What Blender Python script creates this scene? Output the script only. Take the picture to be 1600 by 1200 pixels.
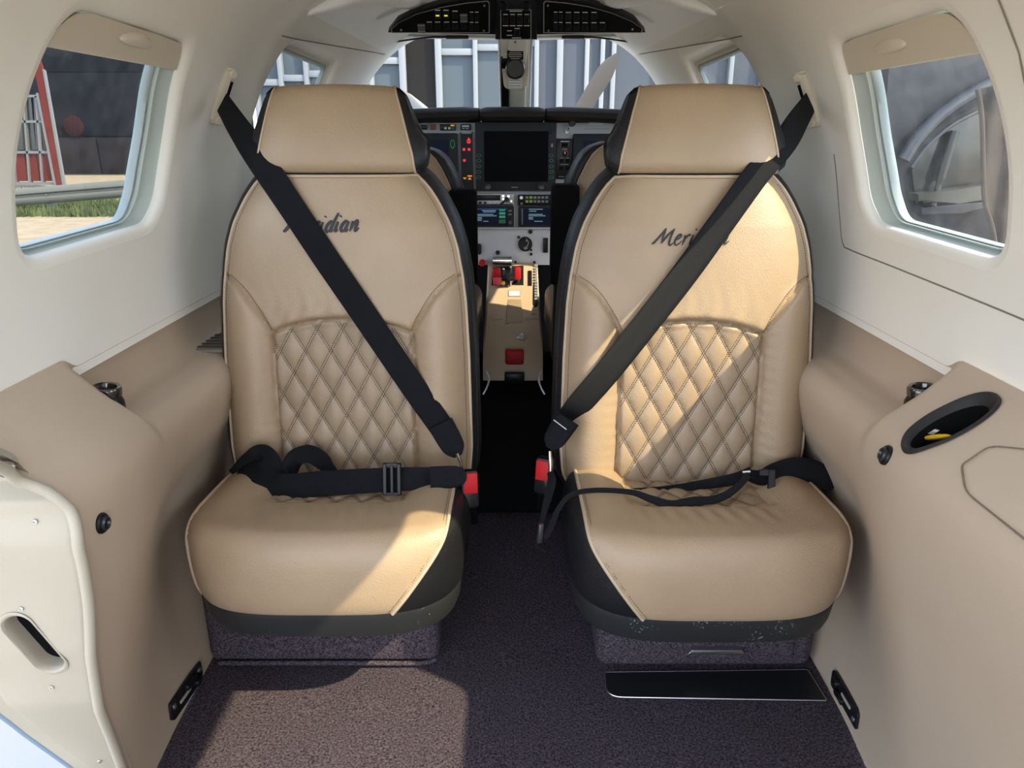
import bpy, bmesh, math, random
import numpy as np
from mathutils import Vector, Matrix

random.seed(7)
rng = np.random.default_rng(7)
for o in list(bpy.data.objects):
    bpy.data.objects.remove(o)
S = bpy.context.scene
COL = S.collection
PI = math.pi

# ------------------------------------------------------------------ camera, world, sun, exposure
F, PITCH = 1150.0, math.atan(395 / 1150.0)
CP, SP = math.cos(PITCH), math.sin(PITCH)
cam_d = bpy.data.cameras.new('camera')
cam_d.sensor_width = 36.0
cam_d.lens = F * 36.0 / 1600.0
cam_d.clip_start = 0.01
cam_d.clip_end = 500
cam = bpy.data.objects.new('camera', cam_d)
COL.objects.link(cam)
cam.location = (0, 0, 1.0)
cam.rotation_euler = (PI / 2 - PITCH, 0, 0)
S.camera = cam

SUN_DIR = Vector((-0.87, 0.56, -1.0)).normalized()
SUN_STRENGTH, SKY_STRENGTH, EXPOSURE = 6.8, 17.0, 0.52
w = bpy.data.worlds.new('sky')
S.world = w
w.use_nodes = True
nt = w.node_tree
nt.nodes.clear()
n_out = nt.nodes.new('ShaderNodeOutputWorld')
n_bg = nt.nodes.new('ShaderNodeBackground')
n_sky = nt.nodes.new('ShaderNodeTexSky')
n_sky.sky_type = 'HOSEK_WILKIE'
n_sky.sun_direction = -SUN_DIR
n_sky.turbidity = 3.5
n_sky.ground_albedo = 0.4
n_hs = nt.nodes.new('ShaderNodeHueSaturation')
n_hs.inputs['Saturation'].default_value = 0.5
nt.links.new(n_sky.outputs[0], n_hs.inputs['Color'])
nt.links.new(n_hs.outputs[0], n_bg.inputs[0])
n_bg.inputs[1].default_value = SKY_STRENGTH
nt.links.new(n_bg.outputs[0], n_out.inputs[0])
sun_d = bpy.data.lights.new('sun', 'SUN')
sun_d.energy = SUN_STRENGTH
sun_d.color = (1.0, 0.82, 0.52)
sun_d.angle = math.radians(0.55)
sun = bpy.data.objects.new('sun', sun_d)
COL.objects.link(sun)
sun.rotation_euler = SUN_DIR.to_track_quat('-Z', 'Y').to_euler()
sun.location = (4, -4, 6)
S.view_settings.view_transform = 'Standard'
S.view_settings.look = 'None'
S.view_settings.gamma = 1.0
S.view_settings.use_curve_mapping = False
S.view_settings.exposure = EXPOSURE
S.cycles.use_denoising = True
S.cycles.max_bounces = 10
S.cycles.diffuse_bounces = 6
S.cycles.transparent_max_bounces = 16
S.cycles.caustics_reflective = False
S.cycles.caustics_refractive = False
S.cycles.sample_clamp_indirect = 6.0


# ------------------------------------------------------------------ helpers
def ray(px, py):
    u, v = px - 800.0, py - 600.0
    return np.array((u, F * CP - v * SP, -F * SP - v * CP))


def PY(px, py, Y):
    """world point at distance Y ahead seen at a photograph pixel"""
    d = ray(px, py)
    return np.array((0, 0, 1.0)) + d * (Y / d[1])


def PX(px, py, X):
    d = ray(px, py)
    return np.array((0, 0, 1.0)) + d * (X / d[0])


def PZ(px, py, Z):
    d = ray(px, py)
    return np.array((0, 0, 1.0)) + d * ((Z - 1.0) / d[2])


def thing(name, label, cat, loc=(0, 0, 0), group=None):
    o = bpy.data.objects.new(name, None)
    COL.objects.link(o)
    o.empty_display_size = 0.05
    o.location = loc
    o['label'] = label
    o['category'] = cat
    if group:
        o['group'] = group
    return o


def tag(o, label, cat, group=None):
    o['label'] = label
    o['category'] = cat
    if group:
        o['group'] = group
    return o


def struct(o, label=None):
    o['kind'] = 'structure'
    if label:
        o['label'] = label
    return o


def world_loc(o):
    p = Vector((0, 0, 0))
    while o is not None:
        p += o.location
        o = o.parent
    return p


def link(name, me, mat, parent=None, local=False):
    o = bpy.data.objects.new(name, me)
    COL.objects.link(o)
    if mat is not None:
        me.materials.append(mat)
    if parent is not None:
        o.parent = parent
        if not local:
            o.location = -world_loc(parent)
    return o


def mesh(name, verts, faces, mat, parent=None, smooth=True, sharp=None, local=False):
    me = bpy.data.meshes.new(name)
    me.from_pydata([tuple(map(float, v)) for v in verts], [], [tuple(map(int, f)) for f in faces])
    me.update()
    bm = bmesh.new()
    bm.from_mesh(me)
    finish(bm, me, smooth, sharp)
    return link(name, me, mat, parent, local)


def finish(bm, me, smooth=True, sharp=None):
    for f in bm.faces:
        f.smooth = smooth
    if sharp is not None and smooth:
        a = math.radians(sharp)
        for e in bm.edges:
            if len(e.link_faces) == 2 and e.calc_face_angle(0) > a:
                e.smooth = False
    bm.to_mesh(me)
    bm.free()
    me.update()


def from_bm(name, bm, mat, parent=None, smooth=True, sharp=35, local=False):
    bmesh.ops.recalc_face_normals(bm, faces=bm.faces)
    me = bpy.data.meshes.new(name)
    finish(bm, me, smooth, sharp)
    return link(name, me, mat, parent, local)


def grid_faces(nu, nv, wrap_u=False, wrap_v=False):
    iu = np.arange(nu if wrap_u else nu - 1)
    iv = np.arange(nv if wrap_v else nv - 1)
    a, b = np.meshgrid(iu, iv, indexing='ij')
    a2, b2 = (a + 1) % nu, (b + 1) % nv
    return np.stack([a * nv + b, a2 * nv + b, a2 * nv + b2, a * nv + b2], -1).reshape(-1, 4)


def bm_box(bm, lo, hi, bev=0.0, seg=2, M=None):
    r = bmesh.ops.create_cube(bm, size=1.0)
    vs = r['verts']
    lo, hi = np.minimum(lo, hi), np.maximum(lo, hi)
    for v in vs:
        v.co = Vector([lo[i] + (v.co[i] + 0.5) * (hi[i] - lo[i]) for i in range(3)])
    if bev > 0:
        es = set()
        for v in vs:
            es.update(v.link_edges)
        r2 = bmesh.ops.bevel(bm, geom=list(es), offset=bev, segments=seg, profile=0.5, affect='EDGES')
        vs = list({v for f in r2['faces'] for v in f.verts} | {v for v in vs if v.is_valid})
    if M is not None:
        for v in vs:
            v.co = M @ v.co
    return vs


def box(name, lo, hi, mat, parent=None, bev=0.0, seg=2, M=None, local=False):
    bm = bmesh.new()
    bm_box(bm, lo, hi, bev, seg, M)
    return from_bm(name, bm, mat, parent, local=local)


def bm_lathe(bm, prof, n=24, M=None, cap=True):
    """prof: (r, h) around local Z"""
    rings = []
    for r, h in prof:
        ring = []
        for k in range(n):
            a = 2 * PI * k / n
            p = Vector((r * math.cos(a), r * math.sin(a), h))
            ring.append(bm.verts.new(M @ p if M is not None else p))
        rings.append(ring)
    for A, B in zip(rings[:-1], rings[1:]):
        for k in range(n):
            bm.faces.new((A[k], A[(k + 1) % n], B[(k + 1) % n], B[k]))
    if cap:
        bm.faces.new(rings[0][::-1])
        bm.faces.new(rings[-1])


def lathe(name, prof, mat, parent=None, n=24, M=None, sharp=35, local=False):
    bm = bmesh.new()
    bm_lathe(bm, prof, n, M)
    return from_bm(name, bm, mat, parent, sharp=sharp, local=local)


def frame_to(p, direction, up=(0, 0, 1)):
    """matrix whose local Z points along direction, placed at p"""
    z = Vector(direction).normalized()
    x = Vector(up).cross(z)
    if x.length < 1e-4:
        x = Vector((1, 0, 0))
    x.normalize()
    y = z.cross(x)
    M = Matrix((x, y, z)).transposed().to_4x4()
    M.translation = Vector(p)
    return M


def cr(pts, n=8, closed=False):
    """Catmull-Rom through points"""
    P = [np.array(p, float) for p in pts]
    out = []
    N = len(P)
    rngN = range(N if closed else N - 1)
    for i in rngN:
        if closed:
            p0, p1, p2, p3 = P[(i - 1) % N], P[i], P[(i + 1) % N], P[(i + 2) % N]
        else:
            p1, p2 = P[i], P[i + 1]
            p0 = P[i - 1] if i > 0 else 2 * p1 - p2
            p3 = P[i + 2] if i + 2 < N else 2 * p2 - p1
        for k in range(n):
            t = k / n
            out.append(0.5 * (2 * p1 + (p2 - p0) * t + (2 * p0 - 5 * p1 + 4 * p2 - p3) * t ** 2 + (3 * p1 - p0 - 3 * p2 + p3) * t ** 3))
    if not closed:
        out.append(P[-1])
    return out


def bm_tube(bm, pts, r, n=8, closed=False, flat=1.0, cap=True):
    P = [Vector(p) for p in pts]
    N = len(P)
    rings = []
    prev = None
    for i in range(N):
        if closed:
            t = P[(i + 1) % N] - P[i - 1]
        else:
            t = P[min(i + 1, N - 1)] - P[max(i - 1, 0)]
        if t.length < 1e-9:
            t = Vector((0, 0, 1))
        t.normalize()
        if prev is None:
            a = Vector((0, 0, 1)) if abs(t.z) < 0.9 else Vector((0, 1, 0))
            u = a.cross(t).normalized()
        else:
            u = (prev - t * prev.dot(t))
            u = u.normalized() if u.length > 1e-6 else t.orthogonal().normalized()
        prev = u
        v = t.cross(u)
        rr = r[i] if hasattr(r, '__len__') else r
        rings.append([bm.verts.new(P[i] + (u * math.cos(2 * PI * k / n) + v * math.sin(2 * PI * k / n) * flat) * rr) for k in range(n)])
    for i in range(N if closed else N - 1):
        A, B = rings[i], rings[(i + 1) % N]
        for k in range(n):
            bm.faces.new((A[k], A[(k + 1) % n], B[(k + 1) % n], B[k]))
    if cap and not closed:
        bm.faces.new(rings[0][::-1])
        bm.faces.new(rings[-1])


def tube(name, pts, r, mat, parent=None, n=8, closed=False, flat=1.0, local=False):
    bm = bmesh.new()
    bm_tube(bm, pts, r, n, closed, flat)
    return from_bm(name, bm, mat, parent, sharp=50, local=local)


def bm_ribbon(bm, pts, width, nrm, thick=0.0016):
    """strap: centreline pts, width (number or list), nrm list of outward normals"""
    P = [Vector(p) for p in pts]
    N = len(P)
    rows = []
    for i in range(N):
        t = (P[min(i + 1, N - 1)] - P[max(i - 1, 0)]).normalized()
        n = Vector(nrm[i])
        n = (n - t * n.dot(t)).normalized()
        s = t.cross(n)
        wd = (width[i] if hasattr(width, '__len__') else width) / 2
        h = thick / 2
        c = 0.55 * wd
        ring = [P[i] + s * wd + n * 0, P[i] + s * wd * 0.93 + n * h, P[i] + s * c + n * h * 1.2, P[i] + n * h, P[i] - s * c + n * h * 1.2,
                P[i] - s * wd * 0.93 + n * h, P[i] - s * wd, P[i] - s * wd * 0.93 - n * h, P[i] - n * h, P[i] + s * wd * 0.93 - n * h]
        rows.append([bm.verts.new(q) for q in ring])
    for A, B in zip(rows[:-1], rows[1:]):
        for k in range(10):
            bm.faces.new((A[k], A[(k + 1) % 10], B[(k + 1) % 10], B[k]))
    bm.faces.new(rows[0][::-1])
    bm.faces.new(rows[-1])


def ribbon(name, ctrl, width, mat, parent=None, nrm=None, n=10, thick=0.0018):
    pts = cr(ctrl, n)
    if nrm is None:
        nr = [(0, -1, 0.15)] * len(pts)
    else:
        nr = cr(nrm, n)
    if hasattr(width, '__len__'):
        width = [float(q[0]) for q in cr([(q,) for q in width], n)]
    bm = bmesh.new()
    bm_ribbon(bm, pts, width, nr, thick)
    return from_bm(name, bm, mat, parent, sharp=60)


def bm_prism(bm, outline, thick, M=None, bev=0.0, seg=2):
    """outline in local XY, extruded along local Z from 0 to thick"""
    A = [bm.verts.new((p[0], p[1], 0)) for p in outline]
    B = [bm.verts.new((p[0], p[1], thick)) for p in outline]
    n = len(outline)
    fs = [bm.faces.new(A[::-1]), bm.faces.new(B)]
    for k in range(n):
        fs.append(bm.faces.new((A[k], A[(k + 1) % n], B[(k + 1) % n], B[k])))
    vs = A + B
    if bev > 0:
        es = list(fs[1].edges)
        r = bmesh.ops.bevel(bm, geom=es, offset=bev, segments=seg, profile=0.5, affect='EDGES')
        vs = list({v for v in vs if v.is_valid} | {v for f in r['faces'] for v in f.verts})
    if M is not None:
        for v in vs:
            v.co = M @ v.co


def prism(name, outline, thick, mat, parent=None, M=None, bev=0.0, seg=2, local=False):
    bm = bmesh.new()
    bm_prism(bm, outline, thick, M, bev, seg)
    return from_bm(name, bm, mat, parent, local=local)


def rrect(cx, cy, hx, hy, r, n=6):
    out = []
    for sx, sy, a0 in ((1, 1, 0), (-1, 1, 90), (-1, -1, 180), (1, -1, 270)):
        for k in range(n + 1):
            a = math.radians(a0 + 90 * k / n)
            out.append((cx + sx * (hx - r) + r * math.cos(a), cy + sy * (hy - r) + r * math.sin(a)))
    return out


def fillet(poly, r, n=8):
    """round the corners of a polygon (r: number or list)"""
    out = []
    N = len(poly)
    for i in range(N):
        p0, p, p1 = (np.array(poly[j % N], float) for j in (i - 1, i, i + 1))
        rr = r[i] if hasattr(r, '__len__') else r
        a, b = p0 - p, p1 - p
        la, lb = np.linalg.norm(a), np.linalg.norm(b)
        a, b = a / la, b / lb
        ang = math.acos(np.clip(a @ b, -1, 1))
        d = min(rr / math.tan(ang / 2), la * 0.48, lb * 0.48)
        q0, q1 = p + a * d, p + b * d
        for k in range(n + 1):
            t = k / n
            out.append(tuple((1 - t) ** 2 * q0 + 2 * t * (1 - t) * p + t * t * q1))
    return out


def resample(poly, n):
    P = np.array(list(poly) + [poly[0]], float)
    d = np.r_[0, np.cumsum(np.linalg.norm(np.diff(P, axis=0), axis=1))]
    t = np.linspace(0, d[-1], n, endpoint=False)
    return np.stack([np.interp(t, d, P[:, k]) for k in range(P.shape[1])], 1)


def poly_sdf(Q, poly):
    """signed distance (negative inside) and closest point"""
    P = np.array(poly, float)
    B = np.roll(P, -1, 0)
    best = np.full(len(Q), 1e9)
    cl = np.zeros_like(Q)
    ins = np.zeros(len(Q), bool)
    for a, b in zip(P, B):
        ab = b - a
        t = np.clip(((Q - a) @ ab) / max(ab @ ab, 1e-12), 0, 1)
        c = a + t[:, None] * ab
        d = np.linalg.norm(Q - c, axis=1)
        m = d < best
        best[m] = d[m]
        cl[m] = c[m]
        cond = (a[1] > Q[:, 1]) != (b[1] > Q[:, 1])
        if abs(b[1] - a[1]) > 1e-12:
            xi = a[0] + (Q[:, 1] - a[1]) / (b[1] - a[1]) * ab[0]
            ins ^= cond & (Q[:, 0] < xi)
    return np.where(ins, -best, best), cl


def cut_grid(Q, faces, polys):
    """2-D grid Q (N,2): drop faces inside the polygons, move border vertices onto the outlines"""
    Q = Q.copy()
    keep = np.ones(len(faces), bool)
    for poly in polys:
        P = np.array(poly)
        lo, hi = P.min(0) - 0.03, P.max(0) + 0.03
        c = Q[faces].mean(1)
        near = np.all((c > lo) & (c < hi), 1)
        sd = np.full(len(faces), 1.0)
        sd[near] = poly_sdf(c[near], poly)[0]
        dead = sd < 0
        border = np.intersect1d(np.unique(faces[dead]), np.unique(faces[~dead & keep]))
        if len(border):
            Q[border] = poly_sdf(Q[border], poly)[1]
        keep &= ~dead
    return Q, faces[keep]


def compact(V, Fc):
    used = np.unique(Fc)
    m = np.full(len(V), -1)
    m[used] = np.arange(len(used))
    return V[used], m[Fc]


def blur2(A, k=1, n=1):
    for _ in range(n):
        for ax in (0, 1):
            p = np.pad(A, [(k, k) if a == ax else (0, 0) for a in (0, 1)], mode='edge')
            A = sum(np.take(p, range(i, i + A.shape[ax]), axis=ax) for i in range(2 * k + 1)) / (2 * k + 1)
    return A


def sstep(a, b, x):
    t = np.clip((np.asarray(x, float) - a) / (b - a), 0, 1)
    return t * t * (3 - 2 * t)


def poly_dist(X, Z, path):
    d = np.full(X.shape, 1e9)
    P = [np.array(p) for p in path]
    for a, b in zip(P[:-1], P[1:]):
        ab = b - a
        t = np.clip(((X - a[0]) * ab[0] + (Z - a[1]) * ab[1]) / (ab @ ab), 0, 1)
        d = np.minimum(d, np.hypot(X - a[0] - t * ab[0], Z - a[1] - t * ab[1]))
    return d


# ------------------------------------------------------------------ materials
def mat(name, col, rough=0.5, metal=0.0, var=0.0, vscale=6.0, bump=0.0, bscale=300.0, kind='noise', spec=0.5, emit=None, estr=0.0, coat=0.0, col2=None, sheen=0.0):
    m = bpy.data.materials.new(name)
    m.use_nodes = True
    t = m.node_tree
    b = t.nodes['Principled BSDF']
    b.inputs['Base Color'].default_value = (*col, 1)
    b.inputs['Roughness'].default_value = rough
    b.inputs['Metallic'].default_value = metal
    b.inputs['Specular IOR Level'].default_value = spec
    if coat:
        b.inputs['Coat Weight'].default_value = coat
    if sheen:
        b.inputs['Sheen Weight'].default_value = sheen
    if emit:
        b.inputs['Emission Color'].default_value = (*emit, 1)
        b.inputs['Emission Strength'].default_value = estr
    if var or bump or col2:
        tc = t.nodes.new('ShaderNodeTexCoord')
    if var or col2:
        n = t.nodes.new('ShaderNodeTexNoise')
        n.inputs['Scale'].default_value = vscale
        n.inputs['Detail'].default_value = 5
        t.links.new(tc.outputs['Object'], n.inputs['Vector'])
        r = t.nodes.new('ShaderNodeValToRGB')
        c2 = col2 or tuple(c * (1 - var) for c in col)
        r.color_ramp.elements[0].position = 0.3
        r.color_ramp.elements[1].position = 0.7
        r.color_ramp.elements[0].color = (*c2, 1)
        r.color_ramp.elements[1].color = (*(tuple(min(1, c * (1 + var * 0.5)) for c in col)), 1)
        t.links.new(n.outputs[0], r.inputs[0])
        t.links.new(r.outputs[0], b.inputs['Base Color'])
    if bump:
        if kind == 'voronoi':
            n = t.nodes.new('ShaderNodeTexVoronoi')
            n.inputs['Scale'].default_value = bscale
            o = n.outputs['Distance']
        elif kind == 'wave':
            n = t.nodes.new('ShaderNodeTexWave')
            n.inputs['Scale'].default_value = bscale
            n.bands_direction = 'DIAGONAL'
            o = n.outputs['Fac']
        else:
            n = t.nodes.new('ShaderNodeTexNoise')
            n.inputs['Scale'].default_value = bscale
            n.inputs['Detail'].default_value = 3
            o = n.outputs[0]
        t.links.new(tc.outputs['Object'], n.inputs['Vector'])
        bp = t.nodes.new('ShaderNodeBump')
        bp.inputs['Strength'].default_value = bump
        bp.inputs['Distance'].default_value = 0.002
        t.links.new(o, bp.inputs['Height'])
        t.links.new(bp.outputs[0], b.inputs['Normal'])
    return m


def glass_mat(name, tint=(0.93, 0.96, 0.97), haze=0.05, hazecol=(0.75, 0.78, 0.82)):
    m = bpy.data.materials.new(name)
    m.use_nodes = True
    t = m.node_tree
    t.nodes.clear()
    out = t.nodes.new('ShaderNodeOutputMaterial')
    tr = t.nodes.new('ShaderNodeBsdfTransparent')
    tr.inputs[0].default_value = (*tint, 1)
    gl = t.nodes.new('ShaderNodeBsdfGlossy')
    gl.inputs['Roughness'].default_value = 0.03
    df = t.nodes.new('ShaderNodeBsdfTranslucent')
    df.inputs[0].default_value = (*hazecol, 1)
    lw = t.nodes.new('ShaderNodeLayerWeight')
    lw.inputs[0].default_value = 0.5
    fp = t.nodes.new('ShaderNodeMath')
    fp.operation = 'POWER'
    fp.inputs[1].default_value = 5.0
    t.links.new(lw.outputs['Facing'], fp.inputs[0])
    fr = t.nodes.new('ShaderNodeMath')
    fr.operation = 'MULTIPLY_ADD'
    fr.inputs[1].default_value = 0.45
    fr.inputs[2].default_value = 0.012
    t.links.new(fp.outputs[0], fr.inputs[0])
    m1 = t.nodes.new('ShaderNodeMixShader')
    m2 = t.nodes.new('ShaderNodeMixShader')
    tc = t.nodes.new('ShaderNodeTexCoord')
    no = t.nodes.new('ShaderNodeTexNoise')
    no.inputs['Scale'].default_value = 40
    no.inputs['Detail'].default_value = 8
    t.links.new(tc.outputs['Object'], no.inputs['Vector'])
    mr = t.nodes.new('ShaderNodeMapRange')
    mr.inputs[1].default_value = 0.35
    mr.inputs[2].default_value = 0.75
    mr.inputs[3].default_value = haze * 0.5
    mr.inputs[4].default_value = haze * 1.6
    t.links.new(no.outputs[0], mr.inputs[0])
    t.links.new(mr.outputs[0], m1.inputs[0])
    t.links.new(tr.outputs[0], m1.inputs[1])
    t.links.new(df.outputs[0], m1.inputs[2])
    t.links.new(fr.outputs[0], m2.inputs[0])
    t.links.new(m1.outputs[0], m2.inputs[1])
    t.links.new(gl.outputs[0], m2.inputs[2])
    t.links.new(m2.outputs[0], out.inputs[0])
    return m


TAN = mat('tan_leather', (0.355, 0.255, 0.162), 0.42, var=0.08, vscale=9, bump=0.22, bscale=420, kind='voronoi')
QUILT = mat('quilted_leather', (0.315, 0.228, 0.148), 0.45, var=0.1, vscale=14, bump=0.3, bscale=300, kind='noise')
PIPING = mat('pale_piping', (0.45, 0.34, 0.24), 0.5)
BLACK = mat('black_leather', (0.010, 0.010, 0.0115), 0.42, spec=0.32, var=0.1, bump=0.25, bscale=420, kind='voronoi')
TRAY = mat('scuffed_black_plastic', (0.018, 0.019, 0.020), 0.45, spec=0.35, bump=0.2, bscale=500)
THREAD = mat('dark_thread', (0.045, 0.032, 0.024), 0.7)
EMBROID = mat('black_embroidery', (0.012, 0.012, 0.016), 0.6)
LINER = mat('cream_liner', (0.80, 0.77, 0.70), 0.75, var=0.03, vscale=4, bump=0.1, bscale=700)
PANEL = mat('tan_panel', (0.48, 0.375, 0.28), 0.6, var=0.05, vscale=3, bump=0.12, bscale=600)
JAMB = mat('cream_door_jamb', (0.42, 0.375, 0.295), 0.6, var=0.05, vscale=8, bump=0.12, bscale=500)
TEAL = mat('pale_green_window_frame', (0.46, 0.53, 0.51), 0.5)
SEAL = mat('grey_window_seal', (0.34, 0.40, 0.41), 0.45)
CREAMP = mat('cream_plastic', (0.62, 0.56, 0.45), 0.45)
WEB = mat('black_webbing', (0.0065, 0.007, 0.0095), 0.6, spec=0.16, bump=0.5, bscale=260, kind='wave')
BPLAST = mat('black_plastic', (0.008, 0.008, 0.0095), 0.35, spec=0.3)
BMATTE = mat('matte_black', (0.005, 0.005, 0.0055), 0.8, spec=0.08)
CHROME = mat('chrome', (0.75, 0.75, 0.76), 0.18, 1.0)
STEEL = mat('brushed_steel', (0.55, 0.55, 0.56), 0.35, 1.0)
RED = mat('red_plastic', (0.45, 0.008, 0.012), 0.5, spec=0.25)
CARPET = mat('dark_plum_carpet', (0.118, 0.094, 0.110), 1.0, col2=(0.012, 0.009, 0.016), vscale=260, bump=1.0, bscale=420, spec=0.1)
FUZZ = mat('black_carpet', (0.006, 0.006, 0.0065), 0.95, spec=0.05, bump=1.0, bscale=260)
GREYP = mat('grey_panel_paint', (0.33, 0.335, 0.345), 0.5)
GREYL = mat('light_grey_panel', (0.52, 0.52, 0.55), 0.5)
BEZEL = mat('dark_bezel', (0.022, 0.024, 0.027), 0.5, spec=0.15)
SCREEN = mat('dark_screen', (0.002, 0.002, 0.0035), 0.5, spec=0.05)
BLUESCR = mat('blue_screen', (0.004, 0.006, 0.012), 0.5, spec=0.15, emit=(0.006, 0.01, 0.045), estr=0.138)
WHITEINK = mat('white_ink', (0.55, 0.55, 0.55), 0.6)
GREYINK = mat('grey_ink', (0.22, 0.22, 0.22), 0.6)
SCRTXT = mat('screen_text', (0.1, 0.15, 0.2), 0.5, emit=(0.35, 0.65, 0.8), estr=0.193)
SCRGRN = mat('screen_green', (0.02, 0.1, 0.05), 0.5, emit=(0.03, 0.55, 0.25), estr=0.248)
GREENR = mat('green_ring', (0.02, 0.2, 0.07), 0.5, emit=(0.02, 0.5, 0.15), estr=0.165)
GREYR = mat('grey_green_ring', (0.07, 0.16, 0.12), 0.5)
REDLED = mat('red_warning_light', (0.5, 0.01, 0.02), 0.4, emit=(1.0, 0.02, 0.05), estr=0.495)
AMBER = mat('amber_light', (0.5, 0.2, 0.02), 0.4, emit=(1.0, 0.35, 0.03), estr=0.385)
YELLED = mat('yellow_light', (0.5, 0.5, 0.02), 0.4, emit=(0.9, 0.9, 0.1), estr=0.44)
DIMGRN = mat('dim_green_key', (0.12, 0.20, 0.02), 0.5, emit=(0.4, 0.7, 0.05), estr=0.12)
DKRED = mat('dark_red_button', (0.16, 0.02, 0.02), 0.5)
SILVER = mat('silver_faceplate', (0.50, 0.50, 0.49), 0.35, 0.6)
GLASS = glass_mat('window_acrylic', haze=0.008)
WSGLASS = glass_mat('windshield_glass', haze=0.006)
YELLOW = mat('yellow_plastic', (0.75, 0.42, 0.01), 0.4)
WHITEP = mat('white_plastic', (0.7, 0.72, 0.75), 0.4)
CONSOLE = mat('tan_console', (0.47, 0.35, 0.24), 0.5, var=0.05)
SMOKE = mat('glossy_black_plate', (0.010, 0.011, 0.012), 0.30, spec=0.35)

_t = TRAY.node_tree
_tc, _n1, _n2, _mx, _rp = (_t.nodes.new(q) for q in ('ShaderNodeTexCoord', 'ShaderNodeTexNoise', 'ShaderNodeTexNoise', 'ShaderNodeMath', 'ShaderNodeValToRGB'))
_n1.inputs['Scale'].default_value, _n2.inputs['Scale'].default_value = 14, 260
_n2.inputs['Detail'].default_value = 6
_mx.operation = 'MULTIPLY'
for _q in (_n1, _n2):
    _t.links.new(_tc.outputs['Object'], _q.inputs['Vector'])
_t.links.new(_n1.outputs[0], _mx.inputs[0])
_t.links.new(_n2.outputs[0], _mx.inputs[1])
_t.links.new(_mx.outputs[0], _rp.inputs[0])
_rp.color_ramp.elements[0].position, _rp.color_ramp.elements[1].position = 0.395, 0.43
_rp.color_ramp.elements[0].color, _rp.color_ramp.elements[1].color = (0.018, 0.019, 0.020, 1), (0.17, 0.17, 0.16, 1)
_t.links.new(_rp.outputs[0], _t.nodes['Principled BSDF'].inputs['Base Color'])

# ------------------------------------------------------------------ cabin section
_lin = [(0.598, 0.60), (0.622, 0.68), (0.626, 0.77), (0.612, 0.86), (0.584, 0.98), (0.543, 1.09), (0.475, 1.19), (0.37, 1.27), (0.21, 1.322), (0.0, 1.34)]
_d = np.array(cr(_lin, 24))
_d = _d[_d[:, 1] >= 0.668]
_arc = np.r_[0, np.cumsum(np.linalg.norm(np.diff(_d, axis=0), axis=1))]
ARC_TOP = _arc[-1]
ARC_SIDE = float(np.interp(1.235, _d[:, 1], _arc))


def g_of(Y):
    Y = np.asarray(Y, float)
    return 1.0 - 0.055 * sstep(1.62, 2.65, Y) - 0.016 * np.exp(-((Y - 1.66) / 0.055) ** 2)


def sec(a):
    return np.interp(a, _arc, _d[:, 0]), np.interp(a, _arc, _d[:, 1])


def xw(z, Y):
    return np.interp(z, _d[:, 1], _d[:, 0]) * g_of(Y)


def z2arc(z):
    return np.interp(z, _d[:, 1], _arc)


# windows of the cabin sides, outlines in (Y, z)
FRONT_WIN = fillet([(0.930, 0.846), (1.270, 0.853), (1.308, 0.890), (1.326, 1.000), (1.306, 1.136), (0.965, 1.142), (0.918, 0.985)], [0.04, 0.05, 0.06, 0.5, 0.035, 0.07, 0.4])
FRONT_GLASS = fillet([(0.935, 0.858), (1.225, 0.864), (1.250, 0.905), (1.270, 1.000), (1.252, 1.130), (0.965, 1.136), (0.922, 0.985)], [0.03, 0.05, 0.06, 0.4, 0.03, 0.06, 0.4])
AFT_WIN = fillet([(0.18, 0.815), (0.685, 0.815), (0.685, 1.212), (0.18, 1.212)], 0.06)
COCK_WIN = fillet([(1.70, 0.95), (2.27, 0.95), (2.20, 1.185), (1.75, 1.195)], [0.05, 0.05, 0.05, 0.09])


def wall_side(name, sgn, Y0, Y1, wins, label=None):
    nY, nA = int((Y1 - Y0) / 0.010) + 1, int(ARC_SIDE / 0.010) + 1
    Yg, Ag = np.meshgrid(np.linspace(Y0, Y1, nY), np.linspace(0, ARC_SIDE, nA), indexing='ij')
    x, z = sec(Ag)
    Q = np.stack([Yg.ravel(), z.ravel()], 1)
    Fc = grid_faces(nY, nA)
    Q, Fc = cut_grid(Q, Fc, wins)
    V = np.stack([sgn * xw(Q[:, 1], Q[:, 0]), Q[:, 0], Q[:, 1]], 1)
    V, Fc = compact(V, Fc)
    if sgn > 0:
        Fc = Fc[:, ::-1]
    return struct(mesh(name, V, Fc, LINER), label)


def outset(poly, d):
    """offset closed outline outwards (positive) in 2-D"""
    P = np.array(poly)
    T = np.roll(P, -1, 0) - np.roll(P, 1, 0)
    T /= np.linalg.norm(T, axis=1)[:, None] + 1e-12
    N = np.stack([T[:, 1], -T[:, 0]], 1)
    area = 0.5 * np.sum(P[:, 0] * np.roll(P[:, 1], -1) - np.roll(P[:, 0], -1) * P[:, 1])
    if area < 0:
        N = -N
    return P + N * d


LIP = 0.016


def rings(name, base, spec, sgn, matl, parent, flip=False):
    """loft around an outline in (Y,z); spec = [(inset, outward depth)], x follows the wall"""
    V = []
    n = len(base)
    xs = xw(base[:, 1], base[:, 0])
    for ins, dep in spec:
        q = outset(base, -ins)
        xb = xw(q[:, 1], q[:, 0]) if ins < 0.0 else xs
        V += [(sgn * (xx + dep), a[0], a[1]) for xx, a in zip(xb, q)]
    Fc = grid_faces(len(spec), n, wrap_v=True)
    if sgn > 0:
        Fc = Fc[:, ::-1]
    return mesh(name, V, Fc, matl, parent, sharp=50)


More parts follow.
